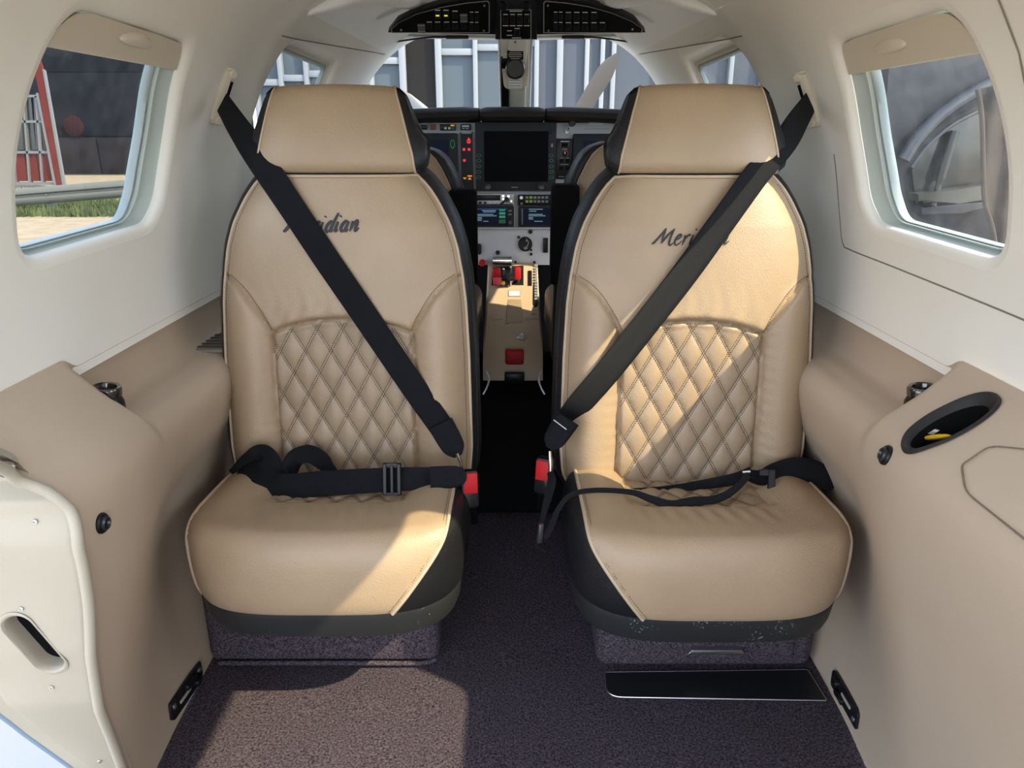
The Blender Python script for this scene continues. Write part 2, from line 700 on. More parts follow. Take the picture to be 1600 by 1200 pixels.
def by_angle(poly, n=96, c=None):
    P = resample(poly, 720)
    c = P.mean(0) if c is None else c
    a = np.unwrap(np.arctan2(P[:, 1] - c[1], P[:, 0] - c[0]))
    if a[-1] < a[0]:
        P, a = P[::-1], a[::-1]
    o = np.argsort(np.mod(a, 2 * PI))
    am, Pm = np.mod(a, 2 * PI)[o], P[o]
    t = np.linspace(0, 2 * PI, n, endpoint=False)
    return np.stack([np.interp(t, am, Pm[:, k], period=2 * PI) for k in range(2)], 1)


def loft(name, base, inner, spec, sgn, matl, parent):
    """rings between the opening (t=0) and the glass outline (t=1) at given outward depths"""
    V = []
    x0, x1 = xw(base[:, 1], base[:, 0]), xw(inner[:, 1], inner[:, 0])
    for t, dep in spec:
        q = base + (inner - base) * t
        xx = x0 + (x1 - x0) * t
        V += [(sgn * (a + dep), p[0], p[1]) for a, p in zip(xx, q)]
    Fc = grid_faces(len(spec), len(base), wrap_v=True)
    if sgn > 0:
        Fc = Fc[:, ::-1]
    return mesh(name, V, Fc, matl, parent, sharp=50)


def window(idx, sgn, outline, label, shade_z=None, grip=True, depth=0.026, cockpit=False, glass=None):
    c0 = np.array(resample(outline, 96)).mean(0)
    base = by_angle(outline, 120, c0)
    inner = by_angle(glass, 120, c0) if glass is not None else outset(base, -0.022)
    k = [i / 4 * PI / 2 for i in range(5)]
    lip = [(-LIP - 0.003, -0.0005)] + [(-LIP + LIP * math.sin(a), LIP * (1 - math.cos(a))) for a in k] + [(0.0, depth)]
    root = rings('window_%d' % idx, base, lip, sgn, LINER, None)
    struct(root, label)
    fr = TEAL if not cockpit else LINER
    loft('frame', base, inner, [(0.0, 0.015), (0.06, 0.018), (0.45, depth), (0.55, depth + 0.002)], sgn, fr, root)
    loft('inner_frame', base, inner, [(0.53, depth + 0.002), (0.56, depth - 0.004), (0.70, depth - 0.004), (0.76, depth + 0.004)], sgn, TEAL if not cockpit else CREAMP, root)
    loft('seal', base, inner, [(0.74, depth + 0.004), (0.80, depth), (0.92, depth), (1.0, depth + 0.006), (1.02, depth + 0.012)], sgn, SEAL, root)
    q = base + (inner - base) * 0.97
    n = len(q)
    c = q.mean(0)
    V, Fc = [], []
    for layer in (0.006, 0.010):
        for f_ in (1.0, 0.6, 0.3):
            pts = c + (q - c) * f_
            V += [(sgn * (float(xw(p[1], p[0])) + depth + layer), p[0], p[1]) for p in pts]
        V.append((sgn * (float(xw(c[1], c[0])) + depth + layer), c[0], c[1]))
    for L in (0, 1):
        o = L * (3 * n + 1)
        for r in (0, 1):
            for i in range(n):
                Fc.append((o + r * n + i, o + r * n + (i + 1) % n, o + (r + 1) * n + (i + 1) % n, o + (r + 1) * n + i))
        for i in range(n):
            Fc.append((o + 2 * n + i, o + 2 * n + (i + 1) % n, o + 3 * n))
    mesh('pane', V, Fc, GLASS if not cockpit else WSGLASS, root)
    if shade_z is not None:
        # pull-down shade: curved sheet filling the top of the opening, with a moulded finger grip
        P = outset(base, -0.002)
        zt = P[:, 1].max()
        V, rows, nY = [], 14, 40
        zs = np.linspace(shade_z, zt, rows)
        spans = []
        for z in zs:
            ys = []
            for a, b in zip(P, np.roll(P, -1, 0)):
                if (a[1] - z) * (b[1] - z) <= 0 and abs(a[1] - b[1]) > 1e-9:
                    ys.append(a[0] + (z - a[1]) / (b[1] - a[1]) * (b[0] - a[0]))
            spans.append((min(ys), max(ys)) if ys else spans[-1])
        for lay in (0.010, 0.014):
            for z, (y0, y1) in zip(zs, spans):
                for t in np.linspace(0, 1, nY):
                    V.append((sgn * (float(xw(z, 1.1)) + lay), y0 + (y1 - y0) * t, z))
        f1 = grid_faces(rows, nY)
        f2 = f1[:, ::-1] + rows * nY
        rim = [(i, i + 1, rows * nY + i + 1, rows * nY + i) for i in range(nY - 1)]
        sh = mesh('shade', V, list(map(tuple, f1)) + list(map(tuple, f2)) + rim, CREAMP, root, sharp=40)
        yc = 0.5 * (P[:, 0].min() + P[:, 0].max()) + 0.03
        zc = shade_z + 0.026
        Vg = []
        for i in range(9):
            for j in range(25):
                a = PI * i / 8
                t = -1 + 2 * j / 24
                r = 0.010 * (1 - t * t) ** 0.5
                zz = zc + r * math.cos(a) * 1.1 + 0.004 * (1 - t * t)
                Vg.append((sgn * (float(xw(zc, 1.1)) + 0.011 - r * math.sin(a)), yc + 0.048 * t, zz))
        mesh('grip', Vg, grid_faces(9, 25), CREAMP, sh)
    return root


DOOR_Y0, DOOR_Y1, AFT = -0.30, 0.70, -0.70
wall_side('wall_right', 1, AFT, 2.66, [outset(resample(o, 96), LIP) for o in (FRONT_WIN, AFT_WIN, COCK_WIN)], 'cream cabin liner around the windows above the cup holder')
wall_side('wall_left', -1, DOOR_Y1, 2.66, [outset(resample(o, 96), LIP) for o in (FRONT_WIN, COCK_WIN)], 'cream cabin liner around the window beside the open door')
window(1, -1, FRONT_WIN, 'rounded cabin window looking out on the guard rail and gravel', 1.095, glass=FRONT_GLASS)
window(2, 1, FRONT_WIN, 'rounded cabin window with the parked van behind it', 1.088, glass=FRONT_GLASS)
window(3, -1, COCK_WIN, 'small cockpit side window on the door side', cockpit=True)
window(4, 1, COCK_WIN, 'small cockpit side window behind the sunlit seat headrest', cockpit=True)
window(5, 1, AFT_WIN, 'aft cabin window lighting the carpet', None)

# ceiling
HEADL = mat('pale_grey_headliner', (0.86, 0.86, 0.83), 0.8, bump=0.1, bscale=700)
for nm, ya, yb_, mt, lab in (('ceiling', AFT, 1.665, LINER, 'cream padded cabin ceiling'), ('ceiling', 1.665, 2.66, HEADL, 'pale grey cockpit headliner around the overhead switches')):
    nY, nA = 60, 81
    Yg, Tg = np.meshgrid(np.linspace(ya, yb_, nY), np.linspace(-1, 1, nA), indexing='ij')
    aa = ARC_SIDE + (ARC_TOP - ARC_SIDE) * (1 - np.abs(Tg))
    x, z = sec(aa)
    V = np.stack([np.sign(Tg) * x * g_of(Yg), Yg, z], -1).reshape(-1, 3)
    ceiling = struct(mesh(nm, V, grid_faces(nY, nA), mt), lab)
# seams of the headliner, drawn as thin dark cords
for sg in (-1, 1):
    pts = [(sg * (float(xw(zz, yy)) - 0.0005), yy, zz) for yy, zz in [(1.66 + 0.1 * i, 1.185 + 0.0052 * i) for i in range(10)]]
    tube('seam', cr(pts, 4), 0.0013, mat('dark_seam_cord', (0.16, 0.14, 0.11), 0.9), ceiling, n=6)
    # padded moulding running forward above the cockpit side window
    path = cr([(sg * 0.425, 1.70, 1.232), (sg * 0.375, 1.78, 1.268), (sg * 0.315, 1.93, 1.300), (sg * 0.25, 2.15, 1.318), (sg * 0.2, 2.35, 1.326)], 8)
    bm = bmesh.new()
    bm_tube(bm, path, [0.010 + 0.030 * min(1, i / 6) for i in range(len(path))], 16, flat=0.45)
    from_bm('moulding', bm, HEADL, ceiling, sharp=80)

# seam around the window panel of the cup-holder side
wr = bpy.data.objects['wall_right']
pts = [(float(xw(zz, yy)) - 0.0004, yy, zz) for yy, zz in cr([(0.72, 0.775), (0.9, 0.783), (1.2, 0.79), (1.36, 0.793), (1.395, 0.80), (1.405, 0.84), (1.41, 0.96)], 8)]
SEAMC = mat('liner_seam', (0.20, 0.18, 0.14), 0.9)
tube('panel_seam', pts, 0.0013, SEAMC, wr, n=6)
pts = [(float(xw(zz, yy)) - 0.0004, yy, zz) for yy, zz in [(0.865, 1.02), (0.868, 1.08), (0.875, 1.14), (0.885, 1.2), (0.9, 1.225)]]
tube('trim_seam', pts, 0.0011, SEAMC, wr, n=6)


# ------------------------------------------------------------------ lower tan side panels
PB = [(0.622, 0.682), (0.629, 0.645), (0.616, 0.606), (0.580, 0.596), (0.547, 0.587), (0.529, 0.555), (0.548, 0.48), (0.593, 0.38), (0.612, 0.2), (0.604, 0.05), (0.600, 0.0)]
PA = [(0.622, 0.700), (0.606, 0.690), (0.570, 0.668), (0.535, 0.645), (0.505, 0.620), (0.488, 0.580), (0.493, 0.50), (0.520, 0.36), (0.552, 0.2), (0.578, 0.05), (0.584, 0.0)]
_pa, _pb = np.array(cr(PA, 8)), np.array(cr(PB, 8))


def panel_pt(t, Y):
    """t index along the profile (0..1), returns x, z"""
    i = np.asarray(t) * (len(_pa) - 1)
    k = np.arange(len(_pa))
    xa, za = np.interp(i, k, _pa[:, 0]), np.interp(i, k, _pa[:, 1])
    xb, zb = np.interp(i, k, _pb[:, 0]), np.interp(i, k, _pb[:, 1])
    wu = sstep(0.970, 1.008, Y)
    wl = sstep(0.80, 1.15, Y)
    m = np.clip(np.asarray(t) / 0.55, 0, 1)
    wgt = wu * (1 - m) + wl * m
    return xa + (xb - xa) * wgt, za + (zb - za) * wgt


def panel_x(z, Y):
    t = np.linspace(0.3, 1, 200)
    x, zz = panel_pt(t, np.full(200, Y))
    return float(np.interp(-z, -zz, x))


def side_panel(name, sgn, edge=None, cut=None, label=None):
    nT = 96
    ts = np.linspace(0, 1, nT)
    Ys = np.unique(np.r_[np.linspace(AFT, 0.66, 30), np.linspace(0.66, 1.85, 150)]) if edge is None else np.linspace(0, 1, 150)
    nY = len(Ys)
    A, T = np.meshgrid(Ys, ts, indexing='ij')
    if edge is not None:
        # the aft rim of this panel follows the door frame
        za = np.interp(T[0] * (len(_pa) - 1), np.arange(len(_pa)), _pa[:, 1])
        y0 = np.interp(za, edge[:, 0], edge[:, 1])
        A = y0[None, :] + (1.85 - y0[None, :]) * A ** 1.25
    Q = np.stack([A.ravel(), T.ravel()], 1)
    Fc = grid_faces(nY, nT)
    if cut is not None:
        Q, Fc = cut_grid(Q, Fc, cut)
    x, z = panel_pt(Q[:, 1], Q[:, 0])
    V = np.stack([sgn * x, Q[:, 0], z], 1)
    V, Fc = compact(V, Fc)
    if sgn > 0:
        Fc = Fc[:, ::-1]
    return mesh(name, V, Fc, PANEL)


def panel_frame(sgn, t, Y):
    """point, normal (into the cabin), along-Y tangent and down tangent on a side panel"""
    def p(tt, yy):
        x, z = panel_pt(np.array([tt]), np.array([yy]))
        return Vector((sgn * float(x[0]), yy, float(z[0])))
    c = p(t, Y)
    ty = (p(t, Y + 0.01) - p(t, Y - 0.01)).normalized()
    td = (p(t + 0.01, Y) - p(t - 0.01, Y)).normalized()
    n = ty.cross(td).normalized()
    if n.x * sgn > 0:
        n = -n
    return c, n, ty, td


# right panel with holes for the cup holder, lid gap left as raised lid
cup_t, cup_Y = 0.265, 0.862
c_cup, n_cup, ty_cup, td_cup = panel_frame(1, cup_t, cup_Y)
dt = (panel_pt(np.array([cup_t + 0.01]), np.array([cup_Y]))[0] - panel_pt(np.array([cup_t]), np.array([cup_Y]))[0])
_a = np.array(panel_pt(np.array([cup_t - 0.05, cup_t + 0.05]), np.array([cup_Y, cup_Y])))
t_per_m = 0.10 / np.linalg.norm(_a[:, 1] - _a[:, 0])
CUPR_Y, CUPR_T = 0.036, 0.060
hole = [(cup_Y + CUPR_Y * math.cos(a), cup_t + CUPR_T * t_per_m * math.sin(a)) for a in np.linspace(0, 2 * PI, 48, endpoint=False)]
trim_r = struct(side_panel('trim_1', 1, cut=[hole]), 'tan lower side panel and armrest holding the cup holder')
EDGE = np.array([(0.0, 0.868), (0.06, 0.85), (0.127, 0.825), (0.22, 0.79), (0.30, 0.757), (0.40, 0.735), (0.47, 0.730), (0.56, 0.718), (0.60, 0.728), (0.63, 0.722), (0.66, 0.705), (0.70, 0.66)])
trim_l = struct(side_panel('trim_2', -1, edge=EDGE), 'tan lower side panel and armrest beside the door frame')

# lid on the armrest of the cup-holder side: raised slab following the surface
lid_uv = fillet([(0.60, 0.16), (0.715, 0.16), (0.780, 0.25), (0.775, 0.345), (0.735, 0.40), (0.60, 0.40)], [0.01, 0.05, 0.05, 0.04, 0.03, 0.01])
nU, nV_ = 40, 40
Ug, Vg = np.meshgrid(np.linspace(0.595, 0.78, nU), np.linspace(0.155, 0.405, nV_), indexing='ij')
Q = np.stack([Ug.ravel(), Vg.ravel()], 1)
keep = grid_faces(nU, nV_)
big = [(0, -1), (2, -1), (2, 2), (0, 2)]
sd, cl = poly_sdf(Q, lid_uv)
cent = poly_sdf(Q[keep].mean(1), lid_uv)[0]
alive = cent < 0
bd = np.intersect1d(np.unique(keep[alive]), np.unique(keep[~alive]))
Q[bd] = cl[bd]
sd[bd] = 0
Fl = keep[alive]
x, z = panel_pt(Q[:, 1], Q[:, 0])
hgt = 0.004 * np.clip(-sd / 0.008, 0, 1) ** 0.5 - 0.001
V = np.stack([x - hgt * 0.6, Q[:, 0], z + hgt * 0.75], 1)
V, Fl = compact(V, Fl)
lid = mesh('lid', V, Fl[:, ::-1], PANEL, trim_r)
ob = resample(lid_uv, 80)
xx, zz = panel_pt(ob[:, 1], ob[:, 0])
tube('lid_gap', [(a - 0.0005, b, c) for a, b, c in zip(xx, ob[:, 0], zz)], 0.0011, mat('panel_gap', (0.20, 0.15, 0.11), 0.9), trim_r, n=6, closed=True)

# cup holder
cup = thing('cup_holder', 'oval black cup holder set into the tan armrest', 'cup holder', tuple(c_cup))
Vc = []
nC = 48
specc = [(1.10, 0.0015), (1.09, 0.004), (1.03, 0.005), (0.90, 0.000), (0.84, -0.006), (0.80, -0.03), (0.76, -0.060), (0.40, -0.062), (0.02, -0.062)]
for sc, h in specc:
    for a in np.linspace(0, 2 * PI, nC, endpoint=False):
        yy, tt = cup_Y + CUPR_Y * sc * math.cos(a), cup_t + CUPR_T * t_per_m * sc * math.sin(a)
        if sc > 0.85:
            px_, pz_ = panel_pt(np.array([tt]), np.array([yy]))
            p = Vector((float(px_[0]), yy, float(pz_[0])))
        else:
            p = c_cup + ty_cup * (CUPR_Y * sc * math.cos(a)) + td_cup * (CUPR_T * sc * math.sin(a))
        Vc.append(p + n_cup * h)
mesh('liner_cup', Vc[4 * nC:], grid_faces(len(specc) - 4, nC, wrap_v=True), BMATTE, cup, sharp=40)
mesh('rim', Vc[:5 * nC], grid_faces(5, nC, wrap_v=True), mat('charcoal_rim', (0.022, 0.020, 0.019), 0.55, spec=0.25), cup, sharp=50)
Mloc = Matrix((Vector(td_cup), Vector(ty_cup), Vector(n_cup))).transposed().to_4x4()


def in_cup(px, py, dep):
    """a point seen in the cup opening, dep metres below the rim plane"""
    d = Vector(ray(px, py))
    o = Vector((0, 0, 1))
    q = c_cup - n_cup * dep
    return o + d * ((q - o).dot(n_cup) / d.dot(n_cup))


pk_m = Mloc.copy()
pk_m.translation = in_cup(1467, 683, 0.010)
pk = thing('pocket_tool', 'small yellow plastic piece poking out of the cup holder', 'tool', tuple(pk_m.translation))
A_ = in_cup(1452, 684, 0.018)
B_ = in_cup(1484, 681, 0.008)
bm = bmesh.new()
bm_tube(bm, cr([A_, A_.lerp(B_, 0.5), B_], 6), [0.007, 0.0075, 0.0078, 0.008, 0.008, 0.008, 0.008, 0.0078, 0.0075, 0.007, 0.006, 0.0045, 0.002], 10, flat=0.45)
from_bm('body', bm, YELLOW, pk)
lathe('pivot', [(0.0012, 0), (0.0012, 0.001)], BPLAST, pk, 10, frame_to(A_.lerp(B_, 0.55) + n_cup * 0.0036, n_cup))
A2, B2 = in_cup(1437, 689, 0.030), in_cup(1462, 673, 0.015)
bm = bmesh.new()
bm_tube(bm, [A2, A2.lerp(B2, 0.5), B2], [0.0065, 0.007, 0.0065], 4, flat=0.35)
tag(from_bm('paper_packet', bm, WHITEP, None, sharp=20), 'small white packet tucked in the cup holder', 'packet')

# fittings on the armrests
for sg, px, py, tt, lab in ((-1, 165, 607, 0.33, 'round black gloss-rimmed fitting on the armrest near the door'), (1, 1440, 621, 0.30, 'round black gloss-rimmed fitting behind the oval cup holder')):
    base = Vector((sg * 0.585, 1.018, 0.594))
    top = Vector(PY(px, py, 1.022))
    M = Matrix.Translation((top.x, 1.022, 0.592))
    f = thing('armrest_fitting', lab, 'fitting', (top.x, 1.018, 0.590), 'black armrest fittings')
    lathe('body', [(0.022, 0), (0.022, 0.028), (0.019, 0.036), (0.0165, 0.040)], BPLAST, f, 32, M)
    Mt = M @ Matrix.Translation((0, 0, 0.038)) @ Matrix.Rotation(sg * -0.12, 4, 'Y')
    lathe('rim', [(0.0165, 0), (0.0205, 0.003), (0.0205, 0.013), (0.0190, 0.0155), (0.014, 0.0150), (0.012, 0.008), (0.001, 0.007)], mat('gloss_black', (0.015, 0.012, 0.011), 0.12, coat=1.0), f, 32, Mt)

# round jack sockets on the side panels
def socket(sgn, t, Y, lab, rad):
    c, n, ty, td = panel_frame(sgn, t, Y)
    o = thing('jack_socket', lab, 'socket', tuple(c), 'round sockets in the side panels')
    lathe('ring', [(rad * 1.1, -0.003), (rad * 1.1, 0.002), (rad * 0.95, 0.004), (rad * 0.8, 0.003)], BPLAST, o, 28, frame_to(c, n))
    lathe('plug', [(rad * 0.8, -0.002), (rad * 0.8, 0.006), (rad * 0.62, 0.008), (rad * 0.50, 0.0065), (rad * 0.42, 0.003), (0.001, 0.003)], mat('socket_gunmetal', (0.05, 0.05, 0.052), 0.3, 0.6), o, 28, frame_to(c, n))
    return o


def find_panel(sgn, px, py, Y0=0.7, Y1=1.3):
    """solve for (t, Y) of the side panel seen at a photograph pixel"""
    best = None
    for Y in np.linspace(Y0, Y1, 241):
        tt = np.linspace(0.05, 1, 240)
        x, z = panel_pt(tt, np.full(240, Y))
        X = np.stack([sgn * x, np.full(240, Y), z - 1.0], 1)
        dep = X[:, 1] * CP - X[:, 2] * SP
        u = 800 + F * X[:, 0] / dep
        v = 600 + F * (-X[:, 1] * SP - X[:, 2] * CP) / dep
        e = (u - px) ** 2 + (v - py) ** 2
        k = int(e.argmin())
        if best is None or e[k] < best[0]:
            best = (e[k], tt[k], Y)
    return best[1], best[2]


t_, y_ = find_panel(1, 1385, 711)
socket(1, t_, y_, 'round dark socket below the oval cup holder', 0.0125)
t_, y_ = find_panel(-1, 158, 817)
socket(-1, t_, y_, 'round black socket in the tan panel near the door', 0.0115)

# latch plates near the floor
def latch(sgn, pxa, pxb, lab):
    ta, ya = find_panel(sgn, *pxa)
    tb, yb = find_panel(sgn, *pxb)
    c, n, ty, td = panel_frame(sgn, (ta + tb) / 2, (ya + yb) / 2)
    pa, pb = panel_frame(sgn, ta, ya)[0], panel_frame(sgn, tb, yb)[0]
    ax = (pb - pa).normalized()
    L = (pb - pa).length / 2
    bx = n.cross(ax).normalized()
    M = Matrix((ax, bx, n)).transposed().to_4x4()
    M.translation = (pa + pb) / 2
    o = thing('latch_plate', lab, 'latch plate', tuple(M.translation), 'black latch plates by the floor')
    out = fillet([(-L, -0.018), (L, -0.018), (L, 0.012), (L - 0.01, 0.018), (-L + 0.01, 0.018), (-L, 0.012)], 0.004, 3)
    prism('plate', out, 0.004, BPLAST, o, M @ Matrix.Translation((0, 0, 0.001)), 0.001)
    for k in (-1, 1):
        lathe('bolt', [(0.0055, 0), (0.0055, 0.002), (0.003, 0.0035), (0.001, 0.0035)], STEEL, o, 16, M @ Matrix.Translation((k * (L - 0.013), -0.006, 0.005)))
    prism('slot_bar', rrect(0.012, 0.002, L * 0.33, 0.003, 0.002, 3), 0.002, JAMB, o, M @ Matrix.Translation((0, 0, 0.0045)))
    prism('slide', rrect(-0.2 * L, -0.008, L * 0.30, 0.0055, 0.003, 3), 0.006, BPLAST, o, M @ Matrix.Translation((0, 0, 0.005)), 0.001)
    prism('hook', rrect(-0.55 * L, 0.006, 0.010, 0.006, 0.004, 3), 0.008, BPLAST, o, M @ Matrix.Translation((0, 0, 0.005)), 0.001)
    return o


latch(-1, (312, 1046), (264, 1116), 'black latch plate on the door-side panel by the sunlit carpet')
latch(1, (1304, 1056), (1343, 1128), 'black latch plate on the panel beside the glossy floor plate')

# small air grille on the door-side ledge
gr = thing('air_grille', 'small slotted grey air grille beside the door-side seat', 'grille', (-0.60, 1.42, 0.60))
box('frame', (-0.622, 1.36, 0.596), (-0.545, 1.50, 0.602), mat('grey_grille', (0.20, 0.17, 0.14), 0.6), gr, 0.002)
for k in range(5):
    box('slot', (-0.612, 1.375 + k * 0.022, 0.600), (-0.555, 1.383 + k * 0.022, 0.604), mat('slot_brown', (0.05, 0.04, 0.03), 0.8), gr)

# ------------------------------------------------------------------ floor
nX, nYf = 40, 60
Xg, Yg = np.meshgrid(np.linspace(-0.66, 0.66, nX), np.linspace(AFT, 1.86, nYf), indexing='ij')
V = np.stack([Xg, Yg, 0.0015 * np.sin(Xg * 31 + Yg * 9) * np.cos(Yg * 23)], -1).reshape(-1, 3)
floor = struct(mesh('floor', V, grid_faces(nX, nYf), CARPET), 'dark plum carpet of the cabin floor')
# pile of the carpet: short tufts where the photograph resolves them
# step over the wing spar
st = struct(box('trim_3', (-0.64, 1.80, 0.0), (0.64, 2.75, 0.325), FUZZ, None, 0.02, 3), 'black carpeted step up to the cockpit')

# ------------------------------------------------------------------ door frame at the lower left
nz, nx = 90, 40
zs = np.linspace(-0.02, 0.70, nz)
ye = np.interp(zs, EDGE[:, 0], EDGE[:, 1])
xe = np.array([panel_x(z_, max(y_, 0.66)) for z_, y_ in zip(zs, ye)])
_top = zs > 0.64
V2 = []
xo = np.interp(zs, [-0.02, 0.1, 0.2, 0.3, 0.45, 0.7], [0.630, 0.660, 0.685, 0.700, 0.715, 0.73])
Q = []
for i in range(nz):
    for j in range(nx):
        t = j / (nx - 1)
        Q.append((xe[i] + (xo[i] - xe[i]) * t, zs[i]))
Q = np.array(Q)
ctr = np.array((0.580, 0.411))
ang = math.radians(-20)
slot2 = [tuple(ctr + np.array((math.cos(ang) * a - math.sin(ang) * b, math.sin(ang) * a + math.cos(ang) * b))) for a, b in rrect(0, 0, 0.0185, 0.046, 0.018, 8)]
Fj = grid_faces(nz, nx)
Q2, Fj = cut_grid(Q, Fj, [slot2])


def jamb_y(x, z):
    e = np.interp(z, EDGE[:, 0], EDGE[:, 1])
    xi = np.interp(z, zs, xe)
    xj = np.interp(z, zs, xo)
    t = (x - xi) / np.maximum(xj - xi, 1e-3)
    roll = 0.010 * np.exp(-((x - xi) / 0.006) ** 2)
    step = 0.010 * sstep(0.0, 0.006, x - (xj - 0.048))
    pocket = 0.035 * sstep(0.608, 0.622, z) * sstep(0.0, 0.02, x - xi)
    ridge = -0.004 * np.exp(-((z - 0.607) / 0.006) ** 2) * sstep(0.0, 0.03, x - xi)
    return e + 0.012 + roll + step + pocket + ridge - 0.006 * np.sin(np.clip(t, 0, 1) * PI)


V = np.stack([-Q2[:, 0], jamb_y(Q2[:, 0], Q2[:, 1]), Q2[:, 1]], 1)
V, Fj = compact(V, Fj)
door = struct(mesh('door_1', V, Fj, JAMB), 'cream frame of the open cabin door with an oval slot')
rim = np.array([(xe[i], zs[i]) for i in range(nz)])
edge_pts = [(-a + 0.002, float(np.interp(b, EDGE[:, 0], EDGE[:, 1])) + 0.001, b + 0.0) for a, b in rim]
tube('edge_trim', edge_pts, 0.0065, JAMB, door, n=10)
tube('seal_cord', [(p[0] - 0.008, p[1] + 0.005, p[2]) for p in edge_pts], 0.0022, mat('seal_cord', (0.16, 0.13, 0.11), 0.8), door, n=6)
# oval slot recess
V = []
n_s = len(slot2)
for sc, dep in ((1.14, -0.0015), (1.06, -0.0025), (1.0, 0.0), (0.97, 0.008), (0.96, 0.022)):
    for p in slot2:
        q = ctr + (np.array(p) - ctr) * sc
        V.append((-q[0], float(jamb_y(q[0], q[1])) + dep, q[1]))
mesh('slot_lining', V, grid_faces(5, n_s, wrap_v=True), JAMB, door, sharp=60)
V = V[4 * n_s:]
mesh('slot_back', V, [tuple(range(n_s))], BMATTE, door, smooth=False)
for px, py in ((50, 819), (34, 950), (81, 1073), (151, 1196)):
    p = PY(px, py, 0.76)
    yy = float(jamb_y(-p[0], p[2]))
    p = PY(px, py, yy)
    lathe('screw', [(0.0032, 0), (0.003, 0.0012), (0.0012, 0.0016), (0.0008, 0.0005)], STEEL, door, 14, frame_to((p[0], float(jamb_y(-p[0], p[2])) - 0.0005, p[2]), (0, -1, 0)))
# chrome handle bar in the pocket
h0, h1 = PY(-40, 718, 0.70), PY(22, 735, 0.715)
tube('door_handle', cr([h0, (np.array(h0) + h1) / 2, h1], 4), [0.0085] * 7 + [0.008, 0.005], CHROME, door, n=14)
# outer weather strip of the skin
pts = [(-float(np.interp(z_, zs, xo)) - 0.004, float(jamb_y(float(np.interp(z_, zs, xo)), z_)) + 0.006, z_) for z_ in np.linspace(-0.02, 0.70, 40)]
tube('weather_strip', pts, 0.008, mat('blue_grey_strip', (0.20, 0.27, 0.36), 0.5), door, n=10)
# closing the side below and around the door (rest of the fuselage)

# ------------------------------------------------------------------ windshield bulkhead
WS_L = fillet([(-0.655, 1.02), (-0.034, 1.02), (-0.036, 1.282), (-0.335, 1.287), (-0.462, 1.262), (-0.530, 1.18)], [0.02, 0.01, 0.012, 0.05, 0.10, 0.15])
WS_R = fillet([(0.056, 1.02), (0.655, 1.02), (0.535, 1.18), (0.485, 1.262), (0.345, 1.287), (0.058, 1.282)], [0.01, 0.02, 0.15, 0.10, 0.05, 0.012])


def ws_y(z):
    return 2.80 - (z - 1.02) * 1.05


nX, nZ = 130, 50
Xg, Zg = np.meshgrid(np.linspace(-0.70, 0.70, nX), np.linspace(0.95, 1.36, nZ), indexing='ij')
Q = np.stack([Xg.ravel(), Zg.ravel()], 1)
Fw, = (grid_faces(nX, nZ),)
Q, Fw = cut_grid(Q, Fw, [resample(WS_L, 120), resample(WS_R, 120)])
V = np.stack([Q[:, 0], ws_y(Q[:, 1]), Q[:, 1]], 1)
V, Fw = compact(V, Fw)
_c = V[Fw].mean(1)
Fw = Fw[np.abs(_c[:, 0]) < np.where(_c[:, 2] > 1.335, 0.05, xw(np.minimum(_c[:, 2], 1.335), 2.6) + 0.012)]
V, Fw = compact(V, Fw)
wf = struct(mesh('wall_front', V, Fw[:, ::-1], HEADL), 'cream surround of the windshield panes')
for k, (o, lab) in enumerate(((WS_L, 'windshield pane on the door side with the blue-white propeller blade'), (WS_R, 'windshield pane showing the tan propeller blade'))):
    b = resample(o, 120)
    V = []
    spec = [(0.0, -0.002), (0.004, -0.004), (0.007, 0.0), (0.009, 0.03)]
    for ins, dep in spec:
        q = outset(b, -ins)
        V += [(a[0], ws_y(a[1]) + dep, a[1]) for a in q]
    root = struct(mesh('window_%d' % (6 + k), V, grid_faces(len(spec), 120, wrap_v=True), mat('pale_glazing_bead', (0.55, 0.56, 0.55), 0.4), None, sharp=50), lab)
    q = outset(b, -0.006)
    c = q.mean(0)
    V = [(a[0], ws_y(a[1]) + 0.02, a[1]) for a in q] + [(c[0], ws_y(c[1]) + 0.02, c[1])]
    mesh('pane', V, [(i, (i + 1) % 120, 120) for i in range(120)], WSGLASS, root)
# dark wiper-like strips at the top of the panes
for sg, xs in ((-1, (-0.40, -0.28, -0.17)), (1, (0.45, 0.30, 0.19))):
    pts = [(x_, ws_y(1.277 - 0.16 * max(0, abs(x_) - 0.25) ** 1.2) - 0.012, 1.277 - 0.16 * max(0, abs(x_) - 0.25) ** 1.2) for x_ in np.linspace(xs[0], xs[2], 10)]
    tube('shade_rail', pts, 0.0028, BPLAST, wf, n=6)
    box('rail_clip', (xs[2] - 0.035, ws_y(1.277) - 0.022, 1.271), (xs[2] + 0.035, ws_y(1.277) - 0.008, 1.281), BPLAST, wf, 0.002)
# centre post
zz = np.linspace(1.02, 1.275, 8)
struct(mesh('trim_4', [(x_, ws_y(z_) - d_, z_) for z_ in zz for x_, d_ in ((-0.012, 0.0), (-0.010, 0.026), (-0.004, 0.032), (0.040, 0.032), (0.046, 0.026), (0.048, 0.0))],
            grid_faces(8, 6), LINER, None, sharp=40), 'cream windshield centre post')
box('gasket', (-0.036, 0, -0.02), (-0.012, 0.03, 0.30), BPLAST, bpy.data.objects['trim_4'], 0.002, M=Matrix.Translation((0, ws_y(1.02) - 0.022, 1.0)) @ Matrix.Rotation(math.atan(1.05), 4, 'X'))

struct(box('trim_5', (-0.64, 2.76, 0.30), (0.64, 2.80, 1.03), BMATTE, None, 0.004), 'black firewall behind the instrument panel')

# ------------------------------------------------------------------ magnetic compass and placard on the post
def post_pt(px, py):
    for _ in range(1):
        Y = 2.6
        for k in range(12):
            p = PY(px, py, Y)
            Y = ws_y(p[2]) - 0.034
    return Vector(PY(px, py, Y))


